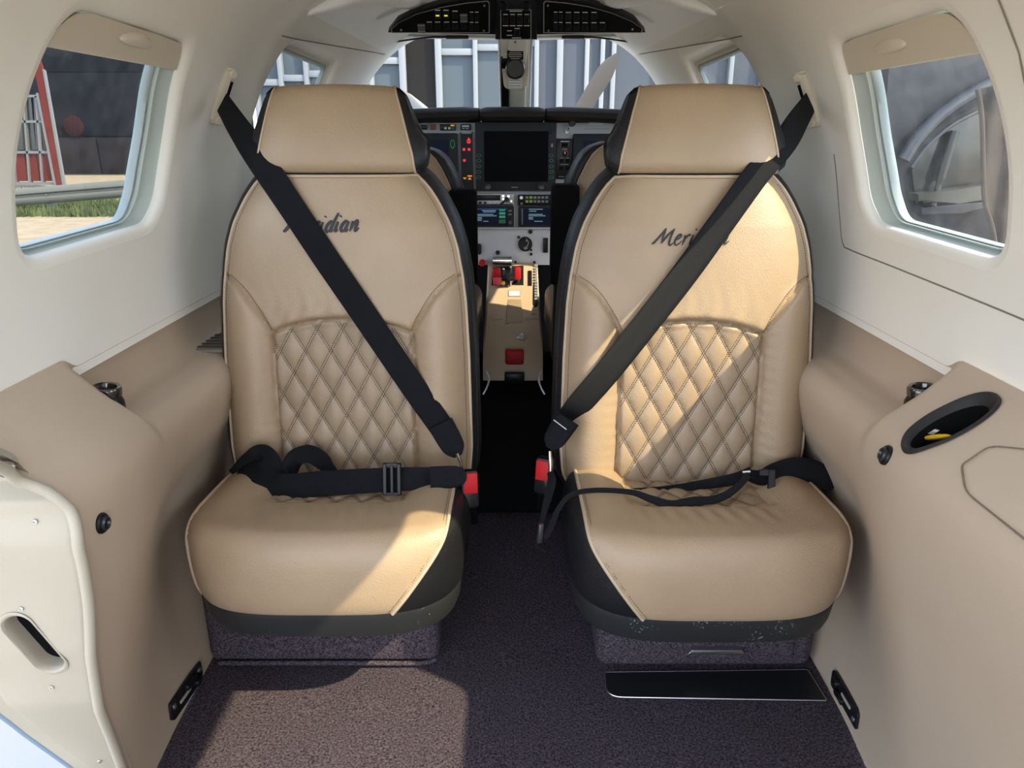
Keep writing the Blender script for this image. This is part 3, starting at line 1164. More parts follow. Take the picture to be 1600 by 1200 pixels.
post_n = Vector((0, -1, -1.05)).normalized()
cmp_c = post_pt(805, 107)
comp = thing('magnetic_compass', 'round black compass hanging on the windshield centre post', 'compass', tuple(cmp_c))
Mc = frame_to(cmp_c, (0, -1, -0.1))
prism('mount', fillet([(-0.036, -0.062), (0.036, -0.062), (0.043, 0.0), (0.036, 0.075), (-0.036, 0.075), (-0.043, 0.0)], 0.02), 0.02, CREAMP, comp, Mc @ Matrix.Translation((0, 0.0, -0.012)), 0.005)
lathe('housing', [(0.032, -0.01), (0.032, 0.024), (0.028, 0.030), (0.026, 0.026)], BPLAST, comp, 32, Mc)
lathe('face', [(0.026, 0.02), (0.022, 0.023), (0.001, 0.024)], SCREEN, comp, 32, Mc)
for k in range(5):
    box('card_mark', (-0.012 + k * 0.006 - 0.0006, -0.004, 0.0235), (-0.012 + k * 0.006 + 0.0006, 0.004 if k % 2 else 0.001, 0.0248), WHITEINK, comp, M=Mc)
box('correction_card', (-0.022, -0.058, 0.010), (0.022, -0.028, 0.016), WHITEP, comp, 0.001, M=Mc)
for k in range(3):
    box('card_line', (-0.019, -0.052 + k * 0.008, 0.0155), (0.019, -0.050 + k * 0.008, 0.0166), GREYINK, comp, M=Mc)
pl = thing('placard', 'small black placard above the compass', 'placard', tuple(post_pt(805, 86)))
Mp = frame_to(post_pt(805, 86), (0, -1, -0.55))
box('plate', (-0.026, -0.014, -0.004), (0.026, 0.014, 0.003), BPLAST, pl, 0.001, M=Mp)
for k, (a, b) in enumerate(((-0.019, 0.019), (-0.022, 0.022), (-0.020, 0.020), (-0.014, 0.014))):
    box('print_line', (a, 0.007 - k * 0.006, 0.0028), (b, 0.009 - k * 0.006, 0.0034), WHITEINK, pl, M=Mp)
ss = post_pt(805, 66)
lathe('screw', [(0.004, -0.001), (0.0035, 0.001), (0.001, 0.0015)], GREYINK, bpy.data.objects['trim_4'], 12, frame_to(ss, post_n))

# ------------------------------------------------------------------ overhead switch panel
oh = thing('overhead_switch_panel', 'black overhead switch panel spanning the windshield top', 'switch panel', (0, 2.10, 1.28))
OHN = Vector((0, -1.0, -0.62)).normalized()
oh_c = Vector(PY(805, 30, 2.09))


def oh_pt(px, py, off=0.0):
    d = Vector(ray(px, py))
    o = Vector((0, 0, 1))
    q = oh_c + OHN * off
    return o + d * ((q - o).dot(OHN) / d.dot(OHN))


OX = Vector((1, 0, 0))
OYv = OHN.cross(OX)
MOH = Matrix((OX, OYv, OHN)).transposed().to_4x4()
MOH.translation = oh_c
MOHi = MOH.inverted()


def ohl(px, py):
    p = MOHi @ oh_pt(px, py)
    return (p.x, p.y)


def oh_plate(name, pix, th, matl, off=0.0, bev=0.001, r=0.0):
    out = [ohl(*p) for p in pix]
    if r:
        out = fillet(out, r, 5)
    ar = sum(out[i][0] * out[(i + 1) % len(out)][1] - out[(i + 1) % len(out)][0] * out[i][1] for i in range(len(out)))
    if ar < 0:
        out = out[::-1]
    return prism(name, out, th, matl, oh, MOH @ Matrix.Translation((0, 0, off)), bev)


Lp = [(611, 46), (622, 36), (650, 22), (690, 11), (730, 4), (762, 1), (765, 4), (765, 51), (612, 51)]
Rp = [(849, 4), (852, 1), (884, 4), (920, 10), (956, 20), (988, 34), (1004, 45), (1003, 51), (849, 51)]
oh_plate('backing', [(606, 52), (620, 34), (650, 19), (690, 7), (730, -1), (775, -6), (838, -6), (884, 0), (920, 6), (958, 16), (992, 32), (1009, 52), (840, 55), (775, 55)], 0.03, BPLAST, -0.034)
for nm, pix in (('switch_plate', Lp), ('switch_plate', Rp)):
    oh_plate('plate_outline', pix, 0.002, GREYR if False else mat('pale_outline', (0.30, 0.30, 0.30), 0.5), 0.0, 0)
    cx = sum(p[0] for p in pix) / len(pix)
    cy = sum(p[1] for p in pix) / len(pix)
    oh_plate(nm, [(cx + (p[0] - cx) * 0.982, cy + (p[1] - cy) * 0.955) for p in pix], 0.0032, BMATTE, 0.0, 0.0006)
oh_plate('centre_box', [(776, -8), (837, -8), (839, 58), (774, 58)], 0.04, BPLAST, -0.024, 0.004)
oh_plate('plate_outline', [(782, 10), (830, 10), (830, 57), (782, 57)], 0.0012, mat('pale_outline', (0.30, 0.30, 0.30), 0.5), 0.016, 0, 0.004)
oh_plate('switch_plate', [(783.2, 11.2), (828.8, 11.2), (828.8, 55.8), (783.2, 55.8)], 0.0016, BMATTE, 0.0162, 0.0004, 0.004)


def rocker(px, py, wpx, hpx, off, lit=None, cover=False):
    a = ohl(px, py)
    s = abs(ohl(px + 1, py)[0] - a[0])
    sy = abs(ohl(px, py + 1)[1] - a[1])
    W, H = wpx * s / 2, hpx * sy / 2
    o = box('switch_rocker', (a[0] - W, a[1] - H, off), (a[0] + W, a[1] + H, off + 0.005), BPLAST, oh, 0.0012, 1, MOH)
    if lit:
        box('lamp', (a[0] - W * 0.6, a[1] - H * 0.25, off + 0.0045), (a[0] + W * 0.6, a[1] + H * 0.2, off + 0.0056), lit, o, M=MOH)
    if cover:
        box('guard_cover', (a[0] - W * 1.15, a[1] - H * 1.1, off), (a[0] + W * 1.15, a[1] + H * 1.1, off + 0.008), mat('smoky_cover', (0.10, 0.10, 0.11), 0.2), o, 0.001, M=MOH)
        for kk in (-0.8, 0.8):
            box('cover_edge', (a[0] - W * 1.15, a[1] + kk * H, off + 0.0078), (a[0] + W * 1.15, a[1] + kk * H + 0.002, off + 0.0086), GREYINK, o, M=MOH)
    # printed legend above the switch
    if not cover:
        b = ohl(px, py - hpx * 0.5 - 2.0)
        box('legend', (b[0] - W * 0.9, b[1] - 0.0011, off - 0.0002), (b[0] + W * 0.9, b[1] + 0.0011, off + 0.0006), WHITEINK, oh, M=MOH)
    return o


o1 = 0.0032
for px in (671, 684, 698, 711, 725):
    rocker(px, 40, 9, 9, o1)
rocker(659, 42, 10, 12, o1, cover=True)
rocker(684, 22, 9, 10, o1, YELLED)
rocker(697, 22, 9, 10, o1, YELLED)
rocker(711, 23, 9, 9, o1)
rocker(725, 26, 10, 12, o1, cover=True)
for py in (25, 41):
    rocker(737, py, 6, 10, o1)
    rocker(745, py, 6, 10, o1)
    rocker(868, py - 0, 6, 10, o1)
    rocker(876, py - 0, 6, 10, o1)
for px in (888, 901, 914, 928):
    rocker(px, 25, 9, 9, o1)
for px in (888, 901, 914, 928, 941):
    rocker(px, 41, 9, 9, o1)
for px in (790, 801, 812, 823):
    rocker(px, 25, 8, 11, 0.0178)
    b = ohl(px, 35)
    box('legend', (b[0] - 0.007, b[1] - 0.001, 0.0176), (b[0] + 0.007, b[1] + 0.001, 0.0183), WHITEINK, oh, M=MOH)
rocker(808, 46, 9, 9, 0.0178)
for px, py, L_ in ((796, 43, 0.006), (796, 50, 0.007), (807, 54, 0.012), (806, 12.5, 0.016)):
    b = ohl(px, py)
    box('legend', (b[0] - L_, b[1] - 0.001, 0.0176), (b[0] + L_, b[1] + 0.001, 0.0183), WHITEINK, oh, M=MOH)
for px, py in ((627, 46), (988, 45), (756, 47), (857, 47), (757, 8), (856, 8)):
    b = ohl(px, py)
    lathe('screw', [(0.003, 0.003), (0.0026, 0.0042), (0.001, 0.0045)], STEEL, oh, 10, MOH @ Matrix.Translation((b[0], b[1], 0)))
for px in (787, 822):
    b = ohl(px, 3)
    lathe('knob_post', [(0.010, 0.015), (0.010, 0.028), (0.008, 0.03), (0.001, 0.03)], BPLAST, oh, 16, MOH @ Matrix.Translation((b[0], b[1], 0)))

# ------------------------------------------------------------------ glareshield
gs = thing('glareshield', 'black padded glareshield under the windshield', 'glareshield', (0, 2.5, 1.05))
for (x0, x1, dz) in ((-0.60, -0.105, 0.0), (-0.101, 0.104, -0.002), (0.108, 0.60, 0.0)):
    prof = [(2.742, 1.045), (2.69, 1.060), (2.52, 1.076), (2.462, 1.072), (2.445, 1.060), (2.447, 1.045), (2.465, 1.036), (2.56, 1.030), (2.62, 1.02)]
    xs = np.linspace(x0, x1, 12)
    V, n_ = [], len(prof)
    for x_ in xs:
        e = min(1.0, 0.75 + 20 * min(x_ - x0, x1 - x_))
        arch = -0.028 * (abs(x_) / 0.6) ** 2
        for (yy, z_) in prof:
            V.append((x_, yy, 1.056 + (z_ - 1.056) * e + dz + arch))
    Fg = [tuple(f) for f in grid_faces(12, n_)] + [tuple(range(n_)), tuple(range(12 * n_ - 1, 11 * n_ - 1, -1))]
    mesh('pad_section', V, Fg, mat('dark_glare_pad', (0.012, 0.0105, 0.010), 0.6, spec=0.2, bump=0.2), gs, sharp=45)

# ------------------------------------------------------------------ instrument panel
YP = 2.53
ip = thing('instrument_panel', 'grey cockpit instrument panel with three dark displays', 'instrument panel', (0, YP, 0.55))


def IP(px, py, Y=YP):
    p = PY(px, py, Y)
    return p[0], p[2]


def ipbox(name, x0, y0, x1, y1, matl, parent=None, front=0.0, depth=0.02, bev=0.0, Y=YP):
    """block on the panel: pixel rectangle, front face 'front' metres proud of the panel"""
    a = IP(x0, y0, Y - front)
    b = IP(x1, y1, Y - front)
    return box(name, (a[0], Y - front, b[1]), (b[0], Y - front + depth, a[1]), matl, parent or ip, bev)


def ipprism(name, pix, matl, parent=None, front=0.0, depth=0.01, Y=YP, r=0.0, bev=0.0):
    out = [IP(px, py, Y - front) for px, py in pix]
    if r:
        out = fillet(out, r, 4)
    ar = sum(out[i][0] * out[(i + 1) % len(out)][1] - out[(i + 1) % len(out)][0] * out[i][1] for i in range(len(out)))
    if ar < 0:
        out = out[::-1]
    M = Matrix(((1, 0, 0, 0), (0, 0, -1, Y - front + depth), (0, 1, 0, 0), (0, 0, 0, 1)))
    return prism(name, out, depth, matl, parent or ip, M, bev)


def ipknob(name, px, py, r, matl, parent=None, front=0.0, h=0.012, Y=YP, n=20, prof=None):
    c = IP(px, py, Y - front)
    return lathe(name, prof or [(r, 0), (r, h * 0.8), (r * 0.85, h), (r * 0.3, h)], matl, parent or ip, n, frame_to((c[0], Y - front, c[1]), (0, -1, 0)))


a, b = IP(540, 180), IP(1060, 302)
box('main_plate', (-0.56, YP, b[1]), (0.56, YP + 0.02, 1.026), GREYP, ip, 0.002)


def display(x0, y0, x1, y1, sx0, sy0, sx1, sy1, scr):
    d = ipbox('display_unit', x0, y0, x1, y1, BEZEL, None, 0.018, 0.03, 0.004)
    ipbox('screen', sx0, sy0, sx1, sy1, scr, d, 0.0185, 0.004)
    return d


mfd = display(742, 190.5, 868, 298, 756, 205, 856, 284, SCREEN)
pfd = display(560, 208, 716, 300, 580, 219, 703, 296, BLUESCR)
rfd = display(896, 209, 1050, 300, 911, 220, 1030, 296, BLUESCR)


def ring_button(px, py, rx, ry, matl, parent, front=0.019):
    c = IP(px, py, YP - front)
    sx = abs(IP(px + 1, py)[0] - IP(px, py)[0])
    pts = [(c[0] + rx * sx * math.cos(t), YP - front, c[1] + ry * sx * math.sin(t)) for t in np.linspace(0, 2 * PI, 20, endpoint=False)]
    return tube('button_ring', pts, 0.0010, matl, parent, n=5, closed=True)


for py in (243, 251, 259.7, 268.6, 277):
    ring_button(748, py, 3.4, 2.0, GREYR, mfd)
    ring_button(861.5, py, 3.2, 2.0, GREYR, mfd)
for py in (268.3, 276.8, 285):
    ring_button(708, py, 3.4, 2.2, GREENR, pfd)
ring_button(707, 225, 3.0, 6.0, GREENR, pfd)
kp = [(0.010, 0), (0.010, 0.010), (0.0075, 0.012), (0.0072, 0.018), (0.005, 0.020), (0.001, 0.020)]
ipknob('knob', 762, 292, 0.01, mat('dark_knob', (0.06, 0.06, 0.062), 0.35, 0.3), mfd, 0.018, prof=kp)
ipknob('knob', 845, 292, 0.01, mat('dark_knob', (0.06, 0.06, 0.062), 0.35, 0.3), mfd, 0.018, prof=kp)
ipbox('side_key', 859, 203, 863.5, 209, BPLAST, mfd, 0.020, 0.004, 0.001)
ipbox('side_key', 861, 224, 864, 230, GREYINK, mfd, 0.020, 0.004, 0.001)
ipbox('badge', 799, 292, 809, 293.4, GREYINK, mfd, 0.0185, 0.002)
for px, py in ((745, 194), (865, 194), (900, 213)):
    ipknob('screw', px, py, 0.0028, BPLAST, mfd if px < 890 else rfd, 0.018, 0.002, n=10)

# annunciator strip
an = ipbox('annunciator', 719.5, 209, 739.5, 297, BEZEL, None, 0.012, 0.02, 0.002)
ipprism('warning_lamp', [(732.5, 214.5), (736, 220), (729, 220)], REDLED, an, 0.0125, 0.002)
ipprism('warning_lamp', [(729, 221), (736, 221), (734.5, 224), (730.5, 224)], REDLED, an, 0.0125, 0.002)
for px, py in ((725, 233.5), (733, 233.5), (725.5, 250.6)):
    ipbox('warning_lamp', px - 2, py - 2, px + 2, py + 2, REDLED, an, 0.0125, 0.002)
ipbox('caution_lamp', 730.5, 274, 737.5, 276, AMBER, an, 0.0125, 0.002)
ipprism('caution_lamp', [(723, 277.5), (729.5, 277.5), (726.2, 280.5)], AMBER, an, 0.0125, 0.002)
ipprism('caution_lamp', [(731, 280.5), (733.7, 277), (737, 280.5)], AMBER, an, 0.0125, 0.002)
for px in (720, 738):
    ipknob('screw', px, 208, 0.003, BPLAST, None, 0.0, 0.004, n=10)
# row of small instruments under the glareshield
ipknob('push_knob', 649.5, 195, 0.009, BMATTE, None, 0.0, 0.02)
ipbox('indicator', 657, 195, 666.5, 202.5, BPLAST, None, 0.008, 0.02, 0.001)
ipbox('red_button', 671.5, 194.5, 680, 203, DKRED, None, 0.008, 0.02, 0.001)
el = ipbox('indicator', 687, 194, 712, 204, BPLAST, None, 0.008, 0.02, 0.001)
for px in (696, 702):
    ipbox('key', px - 1.7, 198.7, px + 1.7, 202, WHITEINK, el, 0.0095, 0.003)
ipbox('key', 704, 195, 710, 197, AMBER, el, 0.0095, 0.003)
ipbox('key', 705, 199, 710, 202.5, mat('dark_green_key', (0.01, 0.05, 0.02), 0.5), el, 0.0095, 0.003)
e2 = ipbox('indicator', 719, 194, 736, 203.5, BPLAST, None, 0.008, 0.02, 0.001)
ipbox('print_line', 721.5, 196, 733, 198, WHITEINK, e2, 0.0085, 0.002)
for px in (724, 730):
    ipbox('print_line', px - 2, 199.5, px + 2, 201.5, GREYINK, e2, 0.0085, 0.002)
for px, py in ((645.5, 187.5), (751, 184.5), (871.5, 184.5), (959, 187.5)):
    ipknob('panel_screw', px, py, 0.0045, BPLAST, None, 0, 0.004, n=12)
for k in range(6):
    for j in range(2):
        ipbox('legend_dash', 634 + k * 3.2, 201.2 + j * 2.2, 636 + k * 3.2, 202.2 + j * 2.2, GREYINK, None, 0.0008, 0.002)
ipbox('legend_dash', 657, 204.6, 667, 205.8, WHITEINK, None, 0.0008, 0.002)
# right of the centre display
ipknob('push_knob', 893.5, 192.6, 0.0105, BPLAST, None, 0, 0.03)
tg = ipknob('toggle_base', 885.5, 206, 0.006, STEEL, None, 0, 0.006, n=12)
c = IP(885.5, 206)
tube('toggle_switch', [(c[0], YP - 0.004, c[1]), (c[0] + 0.004, YP - 0.022, c[1] + 0.010)], [0.002, 0.003], CHROME, ip, n=8)
for k in range(2):
    ipbox('legend_dash', 920, 191.2 + 2.3 * k, 943.5, 192.5 + 2.3 * k, WHITEINK, None, 0.0008, 0.002)
for k in range(8):
    ipbox('legend_dash', 913 + k * 5, 200.5, 916.3 + k * 5, 202, GREYINK, None, 0.0008, 0.002)
ipbox('legend_dash', 883, 199, 887, 200, GREYINK, None, 0.0008, 0.002)
ipbox('legend_dash', 883.5, 211, 888, 212, GREYINK, None, 0.0008, 0.002)
# switch column with red-ringed knob
sw = ipbox('switch_column', 869.3, 216.5, 897, 280, BPLAST, None, 0.010, 0.02, 0.002)
ipbox('print_line', 876, 220.5, 889.5, 221.6, WHITEINK, sw, 0.0105, 0.002)
ipbox('rocker', 877.5, 224, 887, 229.5, BMATTE, sw, 0.014, 0.006, 0.001)
for px in (876, 888.5):
    ipbox('print_line', px - 0.6, 223.5, px + 0.6, 229.5, DKRED, sw, 0.0105, 0.002)
cc = IP(882.5, 240, YP - 0.011)
tube('red_arc', [(cc[0] + 0.0105 * math.cos(t), YP - 0.011, cc[1] + 0.0105 * math.sin(t)) for t in np.linspace(-1.0, 1.9, 16)], 0.0012, mat('red_ink', (0.5, 0.03, 0.04), 0.5), sw, n=5)
ipknob('rotary_knob', 882.5, 240, 0.0075, BMATTE, sw, 0.010, 0.014)
ipbox('knob_pointer', 882, 237, 883.4, 241, WHITEINK, sw, 0.0245, 0.001)
for px, py, w_ in ((882.5, 233, 4), (878, 247, 2.5), (887, 247, 2.5), (882, 257, 6), (877, 276, 4), (887, 276, 4)):
    ipbox('print_line', px - w_, py - 0.5, px + w_, py + 0.5, GREYINK, sw, 0.0105, 0.002)
for px, py in ((877.5, 251.5), (887, 251.5), (877, 263), (887, 263)):
    ipbox('rocker', px - 3, py - 3, px + 3, py + 3, BMATTE, sw, 0.014, 0.006, 0.001)

# radio stack
rad = ipbox('transceiver', 724, 302.5, 803, 322, SILVER, None, 0.016, 0.03, 0.003)
ipbox('black_window', 736, 304.5, 782, 313.5, BPLAST, rad, 0.0165, 0.003, 0.001)
for k in range(7):
    ipbox('key', 740.5 + k * 7.6, 315.2, 745 + k * 7.6, 318.5, BPLAST if k < 3 else WHITEINK, rad, 0.019, 0.005, 0.001)
ipbox('black_band', 730, 318.9, 802, 322, BPLAST, rad, 0.0163, 0.003)
for px, py in ((786, 306), (794.5, 306.5), (786.5, 311)):
    ipknob('selector', px, py, 0.0055, CHROME, rad, 0.016, 0.008, n=14)
ipknob('volume_knob', 792, 311.5, 0.0085, BPLAST, rad, 0.016, 0.014)
tube('plug_lead', cr([PY(791, 312, YP - 0.03), PY(787, 315.5, YP - 0.04), PY(782, 319, YP - 0.03)], 5), 0.0032, BPLAST, rad, n=8)
ipknob('mode_knob', 799, 314, 0.004, CHROME, rad, 0.016, 0.008, n=12)


def navigator(x0, x1):
    g = ipbox('navigator_unit', x0 - 2, 323, x1, 354.5, BEZEL, None, 0.014, 0.03, 0.003)
    ipbox('screen', x0 + 2.5, 325.5, x1 - 11, 351.5, BLUESCR, g, 0.0145, 0.003)
    return g


n1 = navigator(737, 803)
ipbox('status_bar', 739.8, 326, 791.8, 327.4, mat('screen_blue_bar', (0.01, 0.03, 0.1), 0.5, emit=(0.02, 0.08, 0.3), estr=0.33), n1, 0.0150, 0.002)
for (xa, xb, y) in ((753, 775, 329), (755, 774, 331.2), (745, 771, 335), (745, 776, 337.3), (745, 753, 340), (745, 753, 342.2), (745, 752.5, 344.4), (755, 763, 345.8)):
    ipbox('screen_text', xa, y - 0.6, xb, y + 0.6, SCRTXT, n1, 0.0150, 0.002)
for y in (327.8, 333.3, 338.8):
    ipbox('soft_key', 780, y - 1.8, 789.5, y + 1.8, SCRGRN, n1, 0.0150, 0.002)
ipbox('soft_key', 779.5, 343, 790, 349, mat('screen_dim_green', (0.01, 0.04, 0.02), 0.5, emit=(0.01, 0.12, 0.06), estr=0.275), n1, 0.0150, 0.002)
for y in (329.5, 335.2):
    ipbox('key', 794.5, y - 1, 799.5, y + 1, GREYINK, n1, 0.0165, 0.004)
ipknob('knob', 797, 347, 0.007, mat('purple_knob', (0.05, 0.03, 0.06), 0.4), n1, 0.014, 0.014)
n2 = navigator(812, 878)
ipbox('status_bar', 815, 326, 817, 351, mat('screen_grey_bar', (0.1, 0.12, 0.14), 0.5), n2, 0.0150, 0.002)
for (xa, xb, y) in ((826, 848, 327), (827, 838, 330), (826, 848, 335), (826, 852, 337.3), (826, 833, 340), (826, 833, 342.2), (835, 848, 345.8)):
    ipbox('screen_text', xa, y - 0.6, xb, y + 0.6, SCRTXT, n2, 0.0150, 0.002)
au = ipbox('audio_panel', 809, 304.5, 880, 321.5, BPLAST, None, 0.016, 0.03, 0.003)
for k in range(6):
    for j in range(2):
        ipbox('key', 821.2 + k * 6.2, 306.8 + j * 6.4, 825.4 + k * 6.2, 310.2 + j * 6.4,
              DIMGRN if (k, j) in ((1, 0), (0, 1), (1, 1)) else GREYINK, au, 0.0185, 0.004, 0.0006)
ipknob('knob', 814.5, 308.5, 0.006, STEEL, au, 0.016, 0.012)
ipknob('knob', 815, 318, 0.004, GREYINK, au, 0.016, 0.008, n=12)
a, b = IP(724, 300), IP(880, 357)
box('stack_plate', (-0.26, YP - 0.004, b[1]), (0.26, YP + 0.02, a[1] + 0.003), GREYP, ip, 0.001)
ipbox('shelf_lip', 715, 355.5, 885, 358, GREYL, None, 0.012, 0.03, 0.002)
# lower sub panel
YL = YP - 0.004
a, b = IP(735, 357, YL), IP(865, 414, YL)
box('lower_plate', (-0.17, YL, b[1]), (0.17, YL + 0.02, a[1]), GREYL, ip, 0.001)
gg = ipknob('pressure_gauge', 820.6, 381, 0.0245, BPLAST, None, 0.004, 0.006, n=32, prof=[(0.0245, 0), (0.0245, 0.007), (0.022, 0.009), (0.020, 0.0065), (0.001, 0.006)])
c = IP(820.6, 381, YL - 0.006)
for pts in (cr([(0.001, 0.009), (0.006, 0.011), (0.010, 0.008), (0.010, 0.0), (0.005, -0.010), (-0.004, -0.013)], 5), [(0.003, 0.016), (0.007, 0.016)], cr([(-0.004, -0.016), (0.002, -0.017), (0.008, -0.013)], 4)):
    tube('dial_mark', [(c[0] + q[0], YL - 0.0075, c[1] + q[1]) for q in pts], 0.0011, WHITEINK, gg, n=5)
for px, py, r_ in ((743, 362.5, 0.006), (829, 362, 0.007), (810.5, 370.5, 0.005), (830, 390.5, 0.004), (830, 397, 0.005), (777.8, 394.5, 0.0075), (805.5, 409.5, 0.0045), (835, 409.5, 0.0045)):
    ipknob('panel_screw', px, py, r_, BPLAST, None, 0.004, 0.006, n=14)
for px, py, w_ in ((749, 370.5, 3.5), (749, 372.5, 2.5), (745, 378, 1.5), (756, 401, 6), (844.5, 380, 2), (844.5, 383, 2), (844.5, 387, 2), (844.5, 391, 2), (777, 404, 3)):
    ipbox('legend_dash', px - w_, py - 0.5, px + w_, py + 0.5, WHITEINK, None, 0.0048, 0.002)
ipprism('lever_tab', [(745, 382), (749, 380.5), (752, 383), (752, 396), (749, 399), (746, 396)], BPLAST, None, 0.012, 0.01, r=0.004)
ipknob('red_knob', 753.5, 410, 0.011, RED, None, 0.004, 0.022, n=16)
ipbox('side_module', 849, 372, 856, 395, BPLAST, None, 0.010, 0.02, 0.001)

# ------------------------------------------------------------------ centre console (power quadrant)
con = thing('centre_console', 'tan centre console with power levers between the crew seats', 'console', (0.01, 2.2, 0.32))
CPROF = [(2.53, 0.575), (2.40, 0.515), (2.26, 0.478), (2.14, 0.455), (2.075, 0.437), (2.03, 0.415), (2.005, 0.385), (1.995, 0.32)]
x0c, x1c = -0.083, 0.088
V = []
for yy, z_ in CPROF:
    for x_, dz in ((x0c, -0.30), (x0c, -0.006), (x0c + 0.006, 0.0), (0.0, 0.001), (x1c - 0.006, 0.0), (x1c, -0.006), (x1c, -0.30)):
        V.append((x_, yy, max(z_ + dz, 0.32)))
mesh('body', V, grid_faces(len(CPROF), 7), CONSOLE, con, sharp=40)


def con_z(Y):
    ys = [p[0] for p in CPROF][::-1]
    return float(np.interp(Y, ys, [p[1] for p in CPROF][::-1]))


def con_pt(px, py, off=0.0):
    Y = 2.2
    lo, hi = 1.99, 2.53
    for _ in range(40):
        Y = (lo + hi) / 2
        p = PY(px, py, Y)
        if p[2] > con_z(Y) + off:
            lo = Y
        else:
            hi = Y
    return Vector(PY(px, py, Y))


def con_frame(px, py):
    c = con_pt(px, py)
    sl = (con_z(c.y + 0.01) - con_z(c.y - 0.01)) / 0.02
    n = Vector((0, -sl, 1)).normalized()
    M = Matrix((Vector((1, 0, 0)), n.cross(Vector((1, 0, 0))), n)).transposed().to_4x4()
    M.translation = c
    return M


def con_plate(name, pix, th, matl, par=None, off=0.0, bev=0.0, r=0.0):
    cx, cy = sum(p[0] for p in pix) / len(pix), sum(p[1] for p in pix) / len(pix)
    M = con_frame(cx, cy)
    Mi = M.inverted()
    out = [((Mi @ con_pt(*p)).x, (Mi @ con_pt(*p)).y) for p in pix]
    if r:
        out = fillet(out, r, 4)
    ar = sum(out[i][0] * out[(i + 1) % len(out)][1] - out[(i + 1) % len(out)][0] * out[i][1] for i in range(len(out)))
    if ar < 0:
        out = out[::-1]
    return prism(name, out, th, matl, par or con, M @ Matrix.Translation((0, 0, off)), bev)


con_plate('quadrant_plate', [(770, 419), (818, 416), (818, 446), (768, 446)], 0.004, BPLAST, None, 0.0, 0.001)
p0 = con_frame(786, 412)
lathe('friction_roller', [(0.012, -0.034), (0.0155, -0.032), (0.0155, 0.032), (0.012, 0.034)], CHROME, con, 24, Matrix.Translation((con_pt(785, 411) + Vector((0, -0.02, 0.012)))) @ Matrix.Rotation(PI / 2, 4, 'Y'))


def lever(px, py, base_px, matl, size, nm):
    b = con_pt(*base_px)
    t = Vector(PY(px, py, b.y - 0.02))
    tube('lever_arm', [b, b.lerp(t, 0.6), t], 0.0035, STEEL, con, n=8)
    bm = bmesh.new()
    bm_box(bm, (-size[0], -size[1], -size[2]), size, min(size) * 0.4, 2, Matrix.Translation(t))
    return from_bm(nm, bm, matl, con)


lever(776, 426, (778, 436), RED, (0.013, 0.010, 0.016), 'power_lever')
lever(777, 439, (779, 446), mat('pink_red_plastic', (0.55, 0.05, 0.09), 0.4), (0.014, 0.009, 0.012), 'power_lever')
lever(809, 427, (810, 440), RED, (0.010, 0.008, 0.020), 'condition_lever')
lever(798, 436, (798, 447), BPLAST, (0.014, 0.008, 0.006), 'trim_lever')
lever(785.5, 442, (787, 447), mat('olive_tab', (0.30, 0.24, 0.03), 0.5), (0.007, 0.004, 0.006), 'olive_tab')
for px, py in ((787, 427), (798, 424), (800, 443)):
    M = con_frame(px, py)
    lathe('chrome_pin', [(0.004, 0), (0.004, 0.018), (0.002, 0.02)], CHROME, con, 12, M)
con_plate('placard', [(795, 456), (812, 456), (812, 463), (795, 463)], 0.002, WHITEP, None, 0.0015, 0.0005)
con_plate('placard_frame', [(794, 455), (813, 455), (813, 464), (794, 464)], 0.002, GREYINK, None, 0.0)
con_plate('cover_plate', [(793.5, 468.5), (814.5, 468.5), (817, 500), (817, 504), (791, 507)], 0.005, mat('brown_leather_patch', (0.36, 0.26, 0.175), 0.55, bump=0.3, bscale=80), None, 0.0, 0.001)
con_plate('wheel_slot', [(834, 417), (840, 415), (840, 478), (836, 481), (833, 476)], 0.003, BPLAST, None, 0.0, 0, 0.004)
con_plate('slot_cover', [(825, 424), (831, 424), (831, 447), (825, 447)], 0.003, BPLAST, None, 0.0, 0, 0.002)
M = con_frame(837.5, 440)
bm = bmesh.new()
for k in range(13):
    py = 417 + k * 4.4
    p = con_pt(837.5, py) + Vector((0, 0, 0.006))
    bm_box(bm, (-0.0055, -0.005, -0.003), (0.0055, 0.005, 0.003), 0.001, 1, Matrix.Translation(p))
o = from_bm('trim_wheel', bm, SILVER, con)
o['kind'] = 'stuff'
for px, py in ((776, 489.5), (832, 491)):
    M = con_frame(px, py)
    lathe('screw', [(0.004, 0), (0.0035, 0.002), (0.001, 0.0025)], STEEL, con, 12, M)
for x0, x1 in ((768, 785), (821, 841)):
    con_plate('ledge_strip', [(x0, 497), (x1, 496), (x1, 500), (x0, 501)], 0.006, CONSOLE, None, 0.0, 0.001)
M = con_frame(815.5, 527)
lathe('round_cap', [(0.0145, 0), (0.0145, 0.003), (0.011, 0.005), (0.010, 0.0035), (0.004, 0.0035), (0.003, 0.005), (0.001, 0.005)], STEEL, con, 28, M)
red_c = Vector(PY(804, 558, 1.99))
bm = bmesh.new()
bm_box(bm, (-0.026, -0.012, -0.020), (0.026, 0.012, 0.022), 0.006, 3, Matrix.Translation(red_c))
from_bm('fuel_selector', bm, RED, con)
box('selector_step', (red_c.x - 0.028, 1.965, 0.326), (red_c.x + 0.028, 1.985, 0.355), BPLAST, con, 0.003)
box('selector_edge', (red_c.x - 0.025, red_c.y - 0.0135, red_c.z - 0.002), (red_c.x + 0.025, red_c.y - 0.011, red_c.z + 0.001), DKRED, con)

